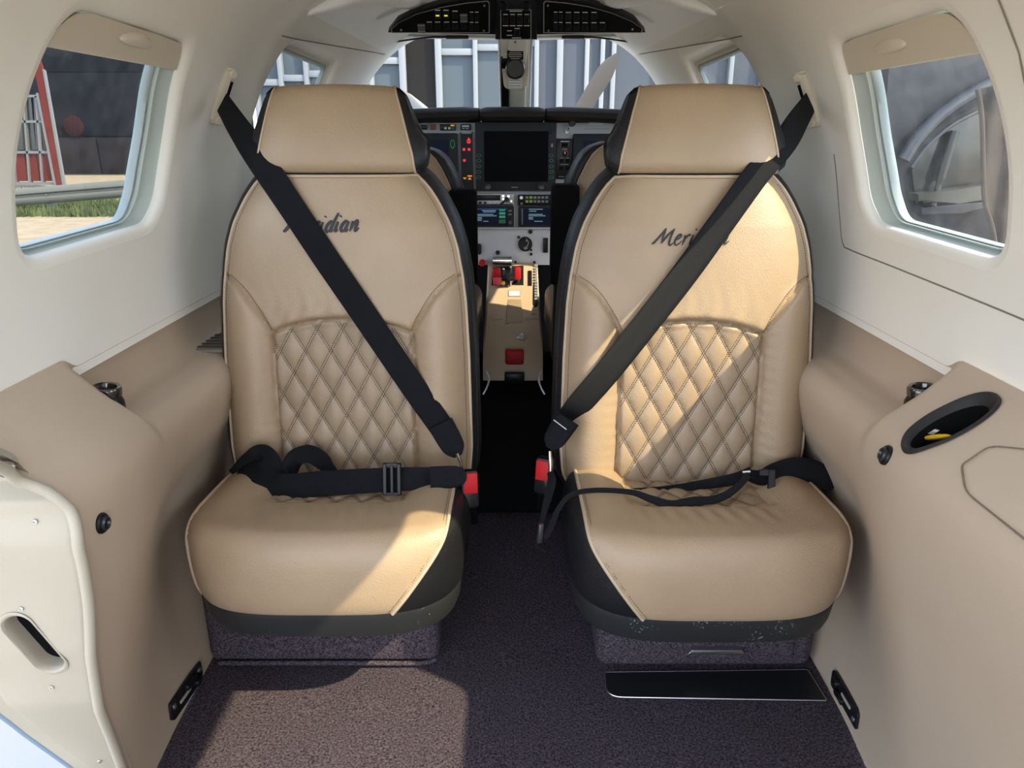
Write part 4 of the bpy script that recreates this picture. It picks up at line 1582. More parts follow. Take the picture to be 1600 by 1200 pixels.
# ------------------------------------------------------------------ passenger seats
SP_Z = [0.30, 0.36, 0.50, 0.60, 0.70, 0.84, 0.92, 0.96]
SP_Y = [-0.008, 0.0, 0.012, 0.022, 0.035, 0.056, 0.074, 0.084]
WD_Z = [0.315, 0.335, 0.37, 0.42, 0.60, 0.70, 0.75, 0.80, 0.84, 0.88, 0.905, 0.925]
WD_X = [0.165, 0.212, 0.230, 0.234, 0.231, 0.226, 0.220, 0.211, 0.198, 0.177, 0.160, 0.140]
QW = 0.130
YOKE = [(QW, 0.648), (0.146, 0.680), (0.170, 0.716), (0.195, 0.738), (0.228, 0.752)]


def arch(x):
    return 0.674 - 0.026 * (np.abs(x) / QW) ** 2.2


def half_w(z):
    return np.interp(z, WD_Z, WD_X)


NX_B, NZ_B = 150, 190
_zb = np.linspace(0.315, 0.925, NZ_B)
_ab = np.linspace(-1, 1, NX_B)
_A, _Z = np.meshgrid(_ab, _zb, indexing='ij')
_X = _A * half_w(_Z)


def back_disp():
    ax = np.abs(_X)
    yk_z = np.interp(ax, [p[0] for p in YOKE], [p[1] for p in YOKE])
    in_q = (ax < QW) & (_Z < arch(_X))
    in_b = (ax >= QW) & (_Z < yk_z)
    in_y = ~(in_q | in_b)
    W = half_w(_Z)
    t = np.clip((ax - QW) / np.maximum(W - QW, 1e-3), 0, 1)
    d = np.zeros_like(_X)
    d[in_b] = (0.010 + 0.026 * np.sin(PI * np.clip(t, 0, 1)) ** 0.8)[in_b]
    d[in_y] = (0.014 + 0.016 * (1 - _A ** 2))[in_y]
    d[in_q] = 0.012
    d = blur2(d, 2, 2)
    p, q = _X / 0.047 + _Z / 0.082, _X / 0.047 - _Z / 0.082
    dia = np.abs(np.sin(PI * p) * np.sin(PI * q)) ** 0.42
    qm = blur2(in_q.astype(float), 1, 2)
    d += 0.0075 * dia * np.where(in_q, qm, 0)
    # gathered leather above the quilted panel
    dist = np.maximum(_Z - arch(_X), 0)
    gath = np.sin(_X * 260 + 2.0 * np.sin(_Z * 60)) * 0.5 + np.sin(_X * 147 + 1.3 + _Z * 30) * 0.6
    d += np.where(in_y, 0.0019 * gath * np.exp(-dist / 0.035) * sstep(0.0, 0.012, dist), 0)
    d += np.where(in_b, 0.0006 * np.sin(_Z * 300 + _X * 40) * np.exp(-(ax - QW) / 0.02), 0)
    # seams
    xs = np.linspace(-QW, QW, 40)
    g1 = poly_dist(_X, _Z, [(x_, float(arch(x_))) for x_ in xs])
    for s_ in (-1, 1):
        g1 = np.minimum(g1, poly_dist(_X, _Z, [(s_ * a, b) for a, b in YOKE]))
        g1 = np.minimum(g1, poly_dist(_X, _Z, [(s_ * QW, 0.3), (s_ * QW, 0.648)]))
    d -= 0.0075 * np.exp(-(g1 / 0.0042) ** 2)
    # rounding over the sides
    d -= 0.030 * np.abs(_A) ** 7
    d -= 0.02 * sstep(0.36, 0.315, _Z)
    return d


_BD = back_disp()
_BY = np.interp(_Z, SP_Z, SP_Y) - _BD


def back_y(x, z):
    """front surface of the backrest (local y) at lateral x and height z"""
    a = np.clip(x / half_w(z), -1, 1)
    fi = (a + 1) / 2 * (NX_B - 1)
    fj = (np.clip(z, _zb[0], _zb[-1]) - _zb[0]) / (_zb[-1] - _zb[0]) * (NZ_B - 1)
    i, j = int(min(fi, NX_B - 2)), int(min(fj, NZ_B - 2))
    u, v = fi - i, fj - j
    B = _BY
    return float((1 - u) * (1 - v) * B[i, j] + u * (1 - v) * B[i + 1, j] + (1 - u) * v * B[i, j + 1] + u * v * B[i + 1, j + 1])


def stitches(bm, pts, nrm, step=0.0045, ln=0.0030, r=0.00055):
    """row of short raised thread stitches along a polyline"""
    P = np.array(pts, float)
    if len(P) < 2:
        return
    s = np.r_[0, np.cumsum(np.linalg.norm(np.diff(P, axis=0), axis=1))]
    for c in np.arange(step / 2, s[-1], step):
        a = Vector([np.interp(c - ln / 2, s, P[:, k]) for k in range(3)])
        b = Vector([np.interp(c + ln / 2, s, P[:, k]) for k in range(3)])
        t = (b - a)
        if t.length < 1e-6:
            continue
        n = Vector(nrm).normalized()
        sd = t.cross(n).normalized() * r
        m = (a + b) / 2 + n * r * 1.2
        v = [bm.verts.new(q) for q in (a + sd, a - sd, b - sd, b + sd, m + sd * 0.7, m - sd * 0.7)]
        bm.faces.new((v[0], v[1], v[5], v[4]))
        bm.faces.new((v[4], v[5], v[2], v[3]))
        bm.faces.new((v[0], v[4], v[3]))
        bm.faces.new((v[1], v[2], v[5]))


def class_split(V, Fc, cls, name_mats, parent):
    made = []
    for k, (nm, mt) in enumerate(name_mats):
        v, f = compact(V, Fc[cls == k])
        made.append(mesh(nm, v, f, mt, parent))
    return made


ZT_Y = np.linspace(-0.40, 0.20, 241)
ZT_Z = np.convolve(np.pad(np.interp(ZT_Y, [-0.31, -0.27, -0.22, -0.16, -0.10, 0.0, 0.1], [0.398, 0.402, 0.400, 0.391, 0.384, 0.374, 0.366]), 20, mode='edge'), np.ones(41) / 41, mode='valid')


def make_seat(cx, Y0, m, label):
    """m = +1: inboard side at +x (door-side seat), -1: mirrored"""
    seat = thing('passenger_seat', label, 'seat', (cx, Y0 + 0.12, 0), 'pair of tan cabin seats')
    off = np.array((cx, Y0, 0))
    # ---- backrest: front skin split along its seams
    V = np.stack([_X, _BY, _Z], -1).reshape(-1, 3) + off
    Fc = grid_faces(NX_B, NZ_B)
    fx, fz = _X.ravel()[Fc].mean(1), _Z.ravel()[Fc].mean(1)
    ax = np.abs(fx)
    yk = np.interp(ax, [p[0] for p in YOKE], [p[1] for p in YOKE])
    cls = np.where((ax < QW) & (fz < arch(fx)), 0, np.where((ax >= QW) & (fz < yk), np.where(fx < 0, 1, 2), 3))
    q_, b1, b2, yoke = class_split(V, Fc, cls, [('quilted_back_panel', QUILT), ('back_bolster', TAN), ('back_bolster', TAN), ('upper_back_panel', TAN)], seat)
    # ---- black gusset round the backrest
    outl = [(-half_w(z_), z_) for z_ in _zb[::4]] + [(x_, _zb[-1]) for x_ in np.linspace(-half_w(_zb[-1]), half_w(_zb[-1]), 12)[1:-1]] + [(half_w(z_), z_) for z_ in _zb[::-4]] + [(x_, _zb[0]) for x_ in np.linspace(half_w(_zb[0]), -half_w(_zb[0]), 12)[1:-1]]
    O = np.array(outl)
    yb = np.array([back_y(min(max(p[0], -half_w(p[1]) * 0.9999), half_w(p[1]) * 0.9999), p[1]) for p in O])
    P = outset(O, 0.0)
    V = []
    spec = [(0.0, 0.0), (0.006, 0.004), (0.013, 0.018), (0.017, 0.045), (0.015, 0.080), (0.006, 0.105), (-0.02, 0.118), (-0.08, 0.122)]
    for d_, dy in spec:
        q = outset(O, d_)
        V += [(cx + a[0], Y0 + y_ + dy, a[1]) for a, y_ in zip(q, yb)]
    gus = mesh('back_gusset', V, grid_faces(len(spec), len(O), wrap_v=True), BLACK, seat)
    nO = len(O)
    mesh('back_shell', V[-nO:], [tuple(range(nO))], BLACK, seat)
    edge = [(cx + a[0] * 0.997, Y0 + y_ - 0.0015, a[1]) for a, y_ in zip(O, yb)]
    tube('piping', edge, 0.0030, PIPING, seat, n=8, closed=True)
    # ---- stitching
    bm = bmesh.new()
    for sgn in (-1, 1):
        for n in range(-20, 40):
            for o_ in (-0.0021, 0.0021):
                xs = np.linspace(-QW + 0.003, QW - 0.003, 160)
                zz = sgn * (n - xs / 0.047) * 0.082 if False else (n * 0.082 + sgn * xs * 0.082 / 0.047) + o_ * 1.9
                ok = (zz < arch(xs) - 0.003) & (zz > 0.34)
                if ok.sum() < 3:
                    continue
                pts = [(cx + a, Y0 + back_y(a, b) - 0.0006, b) for a, b in zip(xs[ok], zz[ok])]
                stitches(bm, pts, (0, -1, 0.1))
    st_o = from_bm('quilt_stitching', bm, THREAD, seat, smooth=False)
    st_o['kind'] = 'stuff'
    bm = bmesh.new()
    for s_ in (-1, 1):
        zs_ = np.linspace(0.35, 0.91, 160)
        pts = [(cx + s_ * (half_w(z_) - 0.0085), Y0 + back_y(s_ * (half_w(z_) - 0.0085), z_) - 0.0006, z_) for z_ in zs_]
        stitches(bm, pts, (0, -1, 0.1))
        xs_ = [a - 0.004 for a, b in cr([p for p in YOKE], 8)]
        for dd in (0.0055,):
            pk_ = cr([(a, b) for a, b in YOKE], 10)
            pts = [(cx + s_ * (a - dd * 0.7), Y0 + back_y(s_ * (a - dd * 0.7), b + dd) - 0.0006, b + dd) for a, b in pk_ if a < half_w(b) - 0.006]
            stitches(bm, pts, (0, -1, 0.1))
    # thread on the black gusset
    for s_ in (-1, 1):
        zs_ = np.linspace(0.36, 0.90, 150)
        pts = [(cx + s_ * (half_w(z_) + 0.0115), Y0 + back_y(s_ * half_w(z_) * 0.999, z_) + 0.010, z_) for z_ in zs_]
        stitches(bm, pts, (s_ * 0.8, -0.6, 0.0), r=0.0005)
    so = from_bm('seam_stitching', bm, THREAD, seat, smooth=False)
    so['kind'] = 'stuff'
    # ---- headrest
    prof = [(0.070, 0.938), (0.062, 0.930), (0.052, 0.934), (0.046, 0.950), (0.050, 0.985), (0.060, 1.025), (0.071, 1.056), (0.079, 1.068), (0.092, 1.074), (0.118, 1.072), (0.134, 1.062), (0.143, 1.03), (0.146, 0.97), (0.140, 0.935), (0.110, 0.930)]
    pp = np.array(cr(prof, 5, closed=True))
    wz = np.interp(pp[:, 1], [0.93, 0.96, 1.03, 1.075], [0.139, 0.136, 0.118, 0.105])
    nS, nA_ = len(pp), 25
    V = []
    for (yy, z_), w_ in zip(pp, wz):
        for a in np.linspace(-1, 1, nA_):
            bul = 0.010 * (1 - a ** 2) * (1 if yy < 0.09 else 0.3)
            V.append((cx + a * w_, Y0 + yy - bul + 0.012 * abs(a) ** 5 * (1 if yy < 0.09 else 0), z_ + 0.004 * (1 - a * a) * (1 if z_ > 1.05 else 0)))
    hr = mesh('headrest', V, grid_faces(nS, nA_, wrap_u=True), TAN, seat)
    Vn = np.array(V).reshape(nS, nA_, 3)
    for s_, col in ((-1, 0), (1, -1)):
        ring0 = Vn[:, col]
        cen = ring0.mean(0)
        V2_ = [ring0]
        for sc, ox in ((0.97, 0.008), (0.86, 0.017), (0.6, 0.022), (0.3, 0.024)):
            V2_.append(cen + (ring0 - cen) * np.array((1, sc, sc)) + np.array((s_ * ox, 0.004, 0)))
        V2_ = np.concatenate(V2_)
        Fh = [tuple(f) for f in grid_faces(5, nS, wrap_v=True)] + [tuple(range(4 * nS, 5 * nS))]
        mesh('headrest_gusset', V2_, Fh, BLACK, hr)
        tube('headrest_piping', [tuple(p + np.array((0, -0.0008, 0))) for p in ring0], 0.0022, PIPING, hr, n=6, closed=True)
    for s_ in (-1, 1):
        tube('headrest_post', [(cx + s_ * 0.05, Y0 + 0.105, 0.86), (cx + s_ * 0.05, Y0 + 0.105, 0.95)], 0.006, STEEL, seat, n=10)
    # ---- cushion body
    nT = 220
    th = np.linspace(0, 2 * PI, 4000, endpoint=False)
    ne = 3.6
    _o = resample(np.stack([np.sign(np.sin(th)) * np.abs(np.sin(th)) ** (2 / ne), -np.sign(np.cos(th)) * np.abs(np.cos(th)) ** (2 / ne)], 1), nT)
    ux, uy = _o[:, 0], _o[:, 1]
    RW, RD, CYl = 0.236, 0.195, -0.115
    rr = list(np.linspace(0.0, 0.80, 36)[1:]) + [0.83, 0.86, 0.885, 0.91, 0.93, 0.948, 0.963, 0.975, 0.985, 0.993, 0.998, 1.0, 1.0, 0.998, 0.994, 0.990, 0.985, 0.979, 0.972, 0.964, 0.955, 0.945]
    drop = [0.0] * 35 + [0.0008, 0.003, 0.006, 0.010, 0.0145, 0.020, 0.0265, 0.034, 0.042, 0.052, 0.063, 0.075, 0.088, 0.100, 0.1085, 0.115, 0.1205, 0.1255, 0.130, 0.134, 0.1375, 0.1405]
    V, dr = [], []
    dside = [0.0] * 35 + [0.0, 0.0, 0.0, 0.0005, 0.002, 0.004, 0.0075, 0.0115, 0.017, 0.024, 0.033, 0.047, 0.064, 0.078, 0.091, 0.102, 0.111, 0.119, 0.1255, 0.1315, 0.1365, 0.1405]
    wside = sstep(0.55, 0.97, np.abs(ux)) * sstep(1.0, 0.80, -uy * 1.0)
    for r_, df_, ds_ in zip(rr, drop, dside):
        d_ = df_ + (ds_ - df_) * wside
        xx = RW * r_ * ux
        yy = CYl + RD * r_ * uy
        # top surface height
        zt = np.interp(yy, ZT_Y, ZT_Z)
        qx = 1 - sstep(0.108, 0.132, np.abs(xx))
        qy = sstep(-0.160, -0.132, yy)
        zt = zt - 0.011 * qx * qy
        p_, q2 = xx / 0.047 + yy / 0.07, xx / 0.047 - yy / 0.07
        zt = zt + 0.007 * (np.abs(np.sin(PI * p_) * np.sin(PI * q2)) ** 0.45) * qx * qy
        zt = zt + 0.022 * np.exp(-((np.abs(xx) - 0.175) / 0.048) ** 2) * sstep(-0.26, -0.06, yy)
        gr_ = np.abs(np.abs(xx) - 0.120)
        zt = zt - 0.006 * np.exp(-(gr_ / 0.005) ** 2) * qy - 0.005 * np.exp(-((yy + 0.150) / 0.005) ** 2) * qx
        zt = zt + 0.0011 * np.sin(xx * 210 + yy * 30) * np.exp(-((yy + 0.19) / 0.03) ** 2) * qx
        # flatten the rear and sides so only the front roll is deep
        dscale = np.interp(uy * r_, [-1, 0.2, 1], [1.0, 1.0, 0.9])
        V.append(np.stack([xx, yy, zt - d_ * dscale], 1))
        dr.append(d_ * np.ones(nT))
    V = np.concatenate([np.array([[0, CYl, 0.384]])] + V)
    dr = np.r_[0, np.concatenate(dr)]
    Fq = grid_faces(len(rr), nT, wrap_v=True)
    Fq = Fq + 1
    tri = np.array([(0, 1 + i, 1 + (i + 1) % nT, 0) for i in range(nT)])
    # tan/black seam: |x| < w(drop), wider on the outboard side
    win = np.interp(dr, [0, 0.02, 0.055, 0.09, 0.14], [0.207, 0.203, 0.178, 0.152, 0.116])
    wout = np.interp(dr, [0, 0.02, 0.055, 0.09, 0.14], [0.219, 0.218, 0.217, 0.216, 0.210])
    inb = V[:, 0] * m
    lim = np.where(inb > 0, win, wout)
    sd = np.abs(V[:, 0]) - lim
    fc = sd[Fq].mean(1)
    tan = fc < 0
    bd = np.intersect1d(np.unique(Fq[tan]), np.unique(Fq[~tan]))
    V[bd, 0] = np.sign(V[bd, 0]) * lim[bd]
    Vw = V + off
    xq, yq = np.abs(V[:, 0]), V[:, 1]
    isq = (xq[Fq].mean(1) < 0.120) & (yq[Fq].mean(1) > -0.150) & (dr[Fq].mean(1) < 0.003)
    bdset = np.zeros(len(V), bool)
    bdset[bd] = True
    v, f = compact(Vw, Fq[tan & ~isq])
    mesh('cushion', v, f[:, ::-1], TAN, seat)
    me_f = [tuple(x_) for x_ in Fq[tan & isq]] + [tuple(x_[:3]) for x_ in tri]
    used = sorted({i for f_ in me_f for i in f_})
    mp = {u_: k_ for k_, u_ in enumerate(used)}
    mesh('quilted_cushion_panel', Vw[used], [tuple(mp[i] for i in f_) for f_ in me_f], QUILT, seat)
    fx_ = V[Fq].mean(1)[:, 0]
    v, f = compact(Vw, Fq[~tan & (fx_ > 0)])
    mesh('cushion_gusset', v, f[:, ::-1], BLACK, seat)
    v, f = compact(Vw, Fq[~tan & (fx_ <= 0)])
    mesh('cushion_gusset', v, f[:, ::-1], BLACK, seat)
    # piping and stitching along that seam (front half)
    bm = bmesh.new()
    for s_ in (-1, 1):
        B = V[bd]
        keep_ = (np.sign(B[:, 0]) == s_) & (B[:, 1] < 0.0)
        B = B[keep_]
        an = np.arctan2(B[:, 2] - 0.315, -(B[:, 1] - (CYl - 0.03)))
        pts = []
        edges_ = np.linspace(an.max() + 1e-4, an.min() - 1e-4, 46)
        for a1, a0 in zip(edges_[:-1], edges_[1:]):
            q = (an <= a1) & (an > a0)
            if q.any():
                pts.append(B[q].mean(0) + off)
        if len(pts) > 3:
            sm = [np.array(p) for p in pts]
            for _ in range(4):
                sm = [sm[0]] + [(sm[i - 1] + sm[i] * 2 + sm[i + 1]) / 4 for i in range(1, len(sm) - 1)] + [sm[-1]]
            _pd = np.array((s_ * 0.55, -0.75, 0.30)) * 0.0016
            sm = [q + _pd for q in sm]
            tube('cushion_piping', sm, 0.0034, PIPING, seat, n=8)
            stitches(bm, [(p[0] - s_ * 0.007, p[1] - 0.0028, p[2] + 0.002) for p in sm], (0, -1, 0.3))
    for sgn in (-1, 1):
        for n in range(-8, 9):
            for o_ in (-0.0021, 0.0021):
                xs = np.linspace(-0.116, 0.116, 90)
                yy = n * 0.07 + sgn * xs * 0.07 / 0.047 + o_ * 1.8
                ok = (yy > -0.146) & (yy < -0.0)
                if ok.sum() < 3:
                    continue
                def cz(a, b):
                    zt = float(np.interp(b, ZT_Y, ZT_Z))
                    qx = 1 - sstep(0.108, 0.132, abs(a))
                    qy = sstep(-0.160, -0.132, b)
                    dd = abs(math.sin(PI * (a / 0.047 + b / 0.07)) * math.sin(PI * (a / 0.047 - b / 0.07))) ** 0.45
                    return zt - 0.011 * qx * qy + 0.007 * dd * qx * qy + 0.0006
                stitches(bm, [(cx + a, Y0 + b, cz(a, b)) for a, b in zip(xs[ok], yy[ok])], (0, 0, 1))
    so = from_bm('cushion_stitching', bm, THREAD, seat, smooth=False)
    so['kind'] = 'stuff'
    # ---- black tray under the cushion
    V = []
    spec = [(0.915, 0.268), (0.955, 0.270), (0.962, 0.264), (0.955, 0.252), (0.945, 0.232), (0.925, 0.218), (0.88, 0.214), (0.1, 0.214)]
    for sc, z_ in spec:
        tilt = 0.0
        V += [(cx + RW * sc * a, Y0 + CYl + RD * sc * b, z_) for a, b in zip(ux, uy)]
    mesh('seat_tray', V, grid_faces(len(spec), nT, wrap_v=True), TRAY, seat, sharp=30)
    return seat


SL = make_seat(-0.312, 1.30, 1, 'tan quilted seat with the lap belt buckled across it')
SR = make_seat(0.328, 1.285, -1, 'tan quilted seat with sunlight across its backrest')


# seat boxes
def seat_box(parent_name, x0, x1, y0, y1, z1, label):
    t = thing('seat_box', label, 'seat box', ((x0 + x1) / 2, (y0 + y1) / 2, 0), 'carpeted boxes under the seats')
    box('carpeted_body', (x0, y0, 0.0), (x1, y1, z1), CARPET, t, 0.025, 4)
    return t


bl = seat_box('l', -0.600, -0.142, 1.195, 1.62, 0.214, 'carpeted box under the seat on the sunlit floor')
tube('carpet_seam', cr([(-0.575, 1.190, 0.012), (-0.35, 1.189, 0.013), (-0.19, 1.189, 0.012), (-0.150, 1.20, 0.012)], 6), 0.005, CARPET, bl, n=8)
br = seat_box('r', 0.165, 0.590, 1.185, 1.62, 0.214, 'dark carpeted box with a drawer handle under its seat')
box('drawer_front', (0.225, 1.176, 0.030), (0.545, 1.195, 0.205), CARPET, br, 0.006, 3)
hx0, hx1 = PY(1073, 1015, 1.172), PY(1163, 1018, 1.172)
o = prism('drawer_handle', fillet([(hx0[0], 0), (hx1[0], 0), (hx1[0] - 0.008, 0.011), (hx0[0] + 0.008, 0.011)], 0.002, 3), 0.012, STEEL, br,
          Matrix.Translation((0, 1.176, hx0[2] - 0.006)) @ Matrix.Rotation(PI / 2, 4, 'X'), 0.001)
# glossy plate on the floor in front of the drawer
fp = thing('floor_plate', 'glossy black plate with a metal edge lying before the drawer', 'plate', (0.39, 1.13, 0))
out = fillet([tuple(PZ(945, 1050, 0.006)[:2]), tuple(PZ(947, 1088, 0.006)[:2]), tuple(PZ(1292, 1094, 0.006)[:2]), tuple(PZ(1262, 1046, 0.006)[:2])], [0.004, 0.03, 0.004, 0.004], 6)
ar = sum(out[i][0] * out[(i + 1) % len(out)][1] - out[(i + 1) % len(out)][0] * out[i][1] for i in range(len(out)))
out = out if ar > 0 else out[::-1]
prism('plate', out, 0.004, SMOKE, fp, Matrix.Translation((0, 0, 0.002)))
tube('metal_edge', [(p[0], p[1], 0.005) for p in out], 0.0013, STEEL, fp, n=6, closed=True)

# ------------------------------------------------------------------ embroidered script on the backrests
STROKES = {
    'M': [[(-.15, .15), (.05, .3), (.45, 1.0), (.72, 1.6)], [(.72, 1.6), (.70, .9), (.74, .2)], [(.74, .2), (1.15, 1.0), (1.55, 1.55)], [(1.55, 1.55), (1.45, .8), (1.5, .15), (1.68, .0), (1.9, .25)]],
    'e': [[(.0, .45), (.3, .6), (.48, .85), (.36, 1.0), (.14, .82), (.04, .4), (.2, .03), (.45, .08), (.7, .4)]],
    'r': [[(.05, .95), (.12, .5), (.05, .0)], [(.10, .45), (.28, .82), (.48, .97), (.58, .82)]],
    'i': [[(.12, .95), (.05, .4), (.1, .03), (.3, .2)], [(.2, 1.38), (.24, 1.5)]],
    'd': [[(.62, .82), (.38, .97), (.12, .62), (.1, .2), (.3, .0), (.55, .35)], [(.9, 1.75), (.7, .95), (.56, .3), (.62, .03), (.82, .2)]],
    'a': [[(.58, .82), (.36, .97), (.1, .62), (.08, .2), (.28, .0), (.52, .35)], [(.66, .95), (.54, .3), (.6, .03), (.8, .2)]],
    'n': [[(.05, .95), (.1, .5), (.02, .0)], [(.08, .45), (.32, .85), (.5, .95), (.54, .6), (.5, .1), (.62, .02), (.85, .3)]],
}
ADV = {'M': 1.95, 'e': .78, 'r': .72, 'i': .5, 'd': .98, 'a': .98, 'n': .95}


def script_text(seat, cx, Y0, text, x_left, z_base, unit, rise, bold, lab, streak):
    bm = bmesh.new()
    xo_ = 0.0
    tot = 0
    for ch in text:
        for st_ in STROKES[ch]:
            c2 = cr([(a + xo_ + 0.32 * b, b) for a, b in st_], 6)
            n_ = len(c2)
            pts, wd = [], []
            for k, q in enumerate(c2):
                x_ = x_left + q[0] * unit
                z_ = z_base + q[1] * unit + rise * q[0] * unit
                y_ = back_y(x_ - cx, z_)
                pts.append((x_, Y0 + y_ - 0.0012, z_))
                prog = k / (n_ - 1)
                wd.append(unit * bold * (0.45 + 0.75 * math.sin(PI * min(1, prog * 0.9 + 0.12))))
            if len(pts) >= 2:
                bm_ribbon(bm, pts, wd, [(0.0, -1.0, 0.15)] * n_, 0.0014)
        xo_ += ADV[ch]
    o_ = from_bm('embroidered_script', bm, EMBROID, seat, sharp=60)
    o_['label'] = lab
    return o_


tl = PY(452, 362, 1.33)
script_text(SL, -0.312, 1.30, 'Meridian', tl[0] - 0.008, tl[2] - 0.002, 0.0182, 0.03, 0.27, 'bold black embroidered script on the backrest', True)
tr = PY(1018, 382, 1.32)
script_text(SR, 0.328, 1.285, 'Meridian', tr[0], tr[2], 0.0182, 0.02, 0.17, 'slim black embroidered script on the backrest', False)


# ------------------------------------------------------------------ seat belts
def seat_pt(px, py, cx, Y0, lift=0.006):
    """point on the backrest seen at a pixel, lifted towards the viewer"""
    lo, hi = Y0 - 0.1, Y0 + 0.15
    for _ in range(40):
        Y = (lo + hi) / 2
        p = PY(px, py, Y)
        s_ = Y0 + back_y(float(np.clip(p[0] - cx, -0.23, 0.23)), float(p[2])) - lift
        if Y < s_:
            lo = Y
        else:
            hi = Y
    return PY(px, py, Y)


BUCKLE_G = 'red-button belt buckles'
# --- guides on the side walls
for sg, tp, bt, lab in ((-1, (354, 112), (332, 184), 'cream belt guide slot on the liner next to the door-side window'),
                        (1, (1257, 117), (1278, 188), 'cream belt guide slot on the liner by the cup-holder-side window')):
    def wall_pt(px, py):
        lo, hi = 1.2, 1.62
        for _ in range(40):
            Y = (lo + hi) / 2
            p = PY(px, py, Y)
            if abs(p[0]) < float(xw(p[2], Y)):
                lo = Y
            else:
                hi = Y
        return Vector(PY(px, py, Y))
    a, b = wall_pt(*tp), wall_pt(*bt)
    up = (a - b).normalized()
    ctr_ = (a + b) / 2
    nrm = Vector((-sg * 0.80, -0.6, -0.15))
    nrm = (nrm - up * nrm.dot(up)).normalized()
    sd_ = up.cross(nrm)
    M = Matrix((sd_, up, nrm)).transposed().to_4x4()
    M.translation = ctr_
    L = (a - b).length / 2
    g_ = thing('belt_guide', lab, 'belt guide', tuple(ctr_), 'belt guides on the cabin sides')
    prism('plate', rrect(0, 0, 0.0085, L + 0.004, 0.006, 4), 0.010, CREAMP, g_, M, 0.003)
    for k in (-1, 1):
        prism('foot', rrect(k * sg * 0.0 + (0.007 if k * sg < 0 else 0.007) * (1 if sg > 0 else -1) * (-1), k * L, 0.012, 0.010, 0.005, 4), 0.006, CREAMP, g_, M, 0.002)
        lathe('bolt_cap', [(0.0085, 0.004), (0.0085, 0.010), (0.006, 0.013), (0.001, 0.0135)], CREAMP, g_, 18, M @ Matrix.Translation((-0.009 * sg, k * L, 0)))
    box('slot', (-0.012 * sg - 0.004, -L * 0.7, 0.002), (-0.012 * sg + 0.004, L * 0.7, 0.006), BMATTE, g_, M=M)
    if sg < 0:
        GL = M
    else:
        GR = M

WN = (0, -1, 0.1)
# --- door-side belt
belt_l = thing('seat_belt', 'black three-point belt buckled across the door-side seat', 'seat belt', (-0.2, 1.2, 0.4))
ctrl = [Vector(PY(347, 160, 1.452)), Vector(PY(370, 196, 1.405)), Vector(PY(402, 243, 1.355))]
ctrl += [Vector(seat_pt(px, py, -0.312, 1.30, lf)) for px, py, lf in ((452, 318, 0.010), (510, 405, 0.006), (560, 478, 0.006), (610, 552, 0.010), (655, 618, 0.010), (696, 676, 0.008))]
def guide_normal(M, p, q):
    n = Vector(M.col[1][:3]).cross((q - p).normalized()).normalized()
    return tuple(n if n.y < 0 else -n)


n0 = guide_normal(GL, ctrl[0], ctrl[1])
nr_ = [n0, tuple(Vector(n0) * 0.6 + Vector((0.2, -0.4, 0))), (0.2, -0.95, 0.05)] + [WN] * 6
ribbon('shoulder_strap', ctrl, [0.040, 0.044, 0.048, 0.048, 0.048, 0.048, 0.048, 0.048, 0.047], WEB, belt_l, nr_, 10)
s0, s1 = Vector(PY(688, 662, 1.262)), Vector(PY(716, 712, 1.255))
ribbon('sewn_end', [s0, s0.lerp(s1, 0.5), s0.lerp(s1, 0.8), s1], [0.049, 0.047, 0.040, 0.018], WEB, belt_l, [WN] * 4, 6, 0.006)
tube('shoulder_link', [PY(714, 708, 1.252), PY(719, 722, 1.25), PY(721, 734, 1.248)], 0.0035, CHROME, belt_l, n=8)
# lap strap, running above the cushion
lp = [(372, 738, 1.245), (400, 737, 1.215), (425, 756, 1.195), (450, 760, 1.188), (500, 756, 1.185), (560, 752, 1.183), (620, 749, 1.182), (670, 748, 1.188), (706, 746, 1.195)]
ribbon('lap_strap', [PY(*p) for p in lp], [0.030, 0.042, 0.046, 0.046, 0.046, 0.045, 0.043, 0.042, 0.040], WEB, belt_l, [(0.2, -0.6, 0.8), (0.3, -0.8, 0.5), (0.15, -0.95, 0.3)] + [(0, -0.96, 0.28)] * 6, 10)
lp2 = [(368, 745, 1.262), (392, 722, 1.245), (412, 712, 1.232), (436, 742, 1.212), (452, 768, 1.20)]
ribbon('folded_strap', [PY(*p) for p in lp2], [0.034, 0.040, 0.040, 0.034, 0.02], WEB, belt_l, [(0.3, -0.85, 0.4)] * 5, 10)
lp3 = [(452, 745, 1.222), (460, 718, 1.236), (482, 709, 1.246), (505, 722, 1.238), (516, 738, 1.225), (530, 748, 1.20)]
ribbon('strap_loop', [PY(*p) for p in lp3], [0.036, 0.034, 0.034, 0.032, 0.030, 0.02], WEB, belt_l, [(0.9, -0.35, 0.2), (0.5, -0.6, 0.6), (0.0, -0.75, 0.65), (-0.5, -0.6, 0.6), (-0.6, -0.6, 0.5), (-0.3, -0.9, 0.3)], 10)
e0, e1 = Vector(PY(672, 747, 1.178)), Vector(PY(729, 744, 1.185))
ribbon('sewn_end', [e0, e0.lerp(e1, 0.4), e0.lerp(e1, 0.75), e0.lerp(e1, 0.92), e1], [0.041, 0.041, 0.038, 0.028, 0.010], WEB, belt_l, [(0, -0.97, 0.25)] * 5, 6, 0.005)
ad = thing('adj', '', '', (0, 0, 0)) if False else None
A0 = Vector(PY(613, 748, 1.176))
M = frame_to(A0, (0, -0.97, 0.25))
bm = bmesh.new()
for lo, hi in (((-0.016, -0.028, -0.002), (-0.009, 0.028, 0.007)), ((0.009, -0.028, -0.002), (0.016, 0.028, 0.007)), ((-0.016, 0.023, -0.002), (0.016, 0.029, 0.006)), ((-0.016, -0.029, -0.002), (0.016, -0.023, 0.006)), ((-0.003, -0.026, 0.001), (0.003, 0.026, 0.007))):
    bm_box(bm, lo, hi, 0.0012, 1, M)
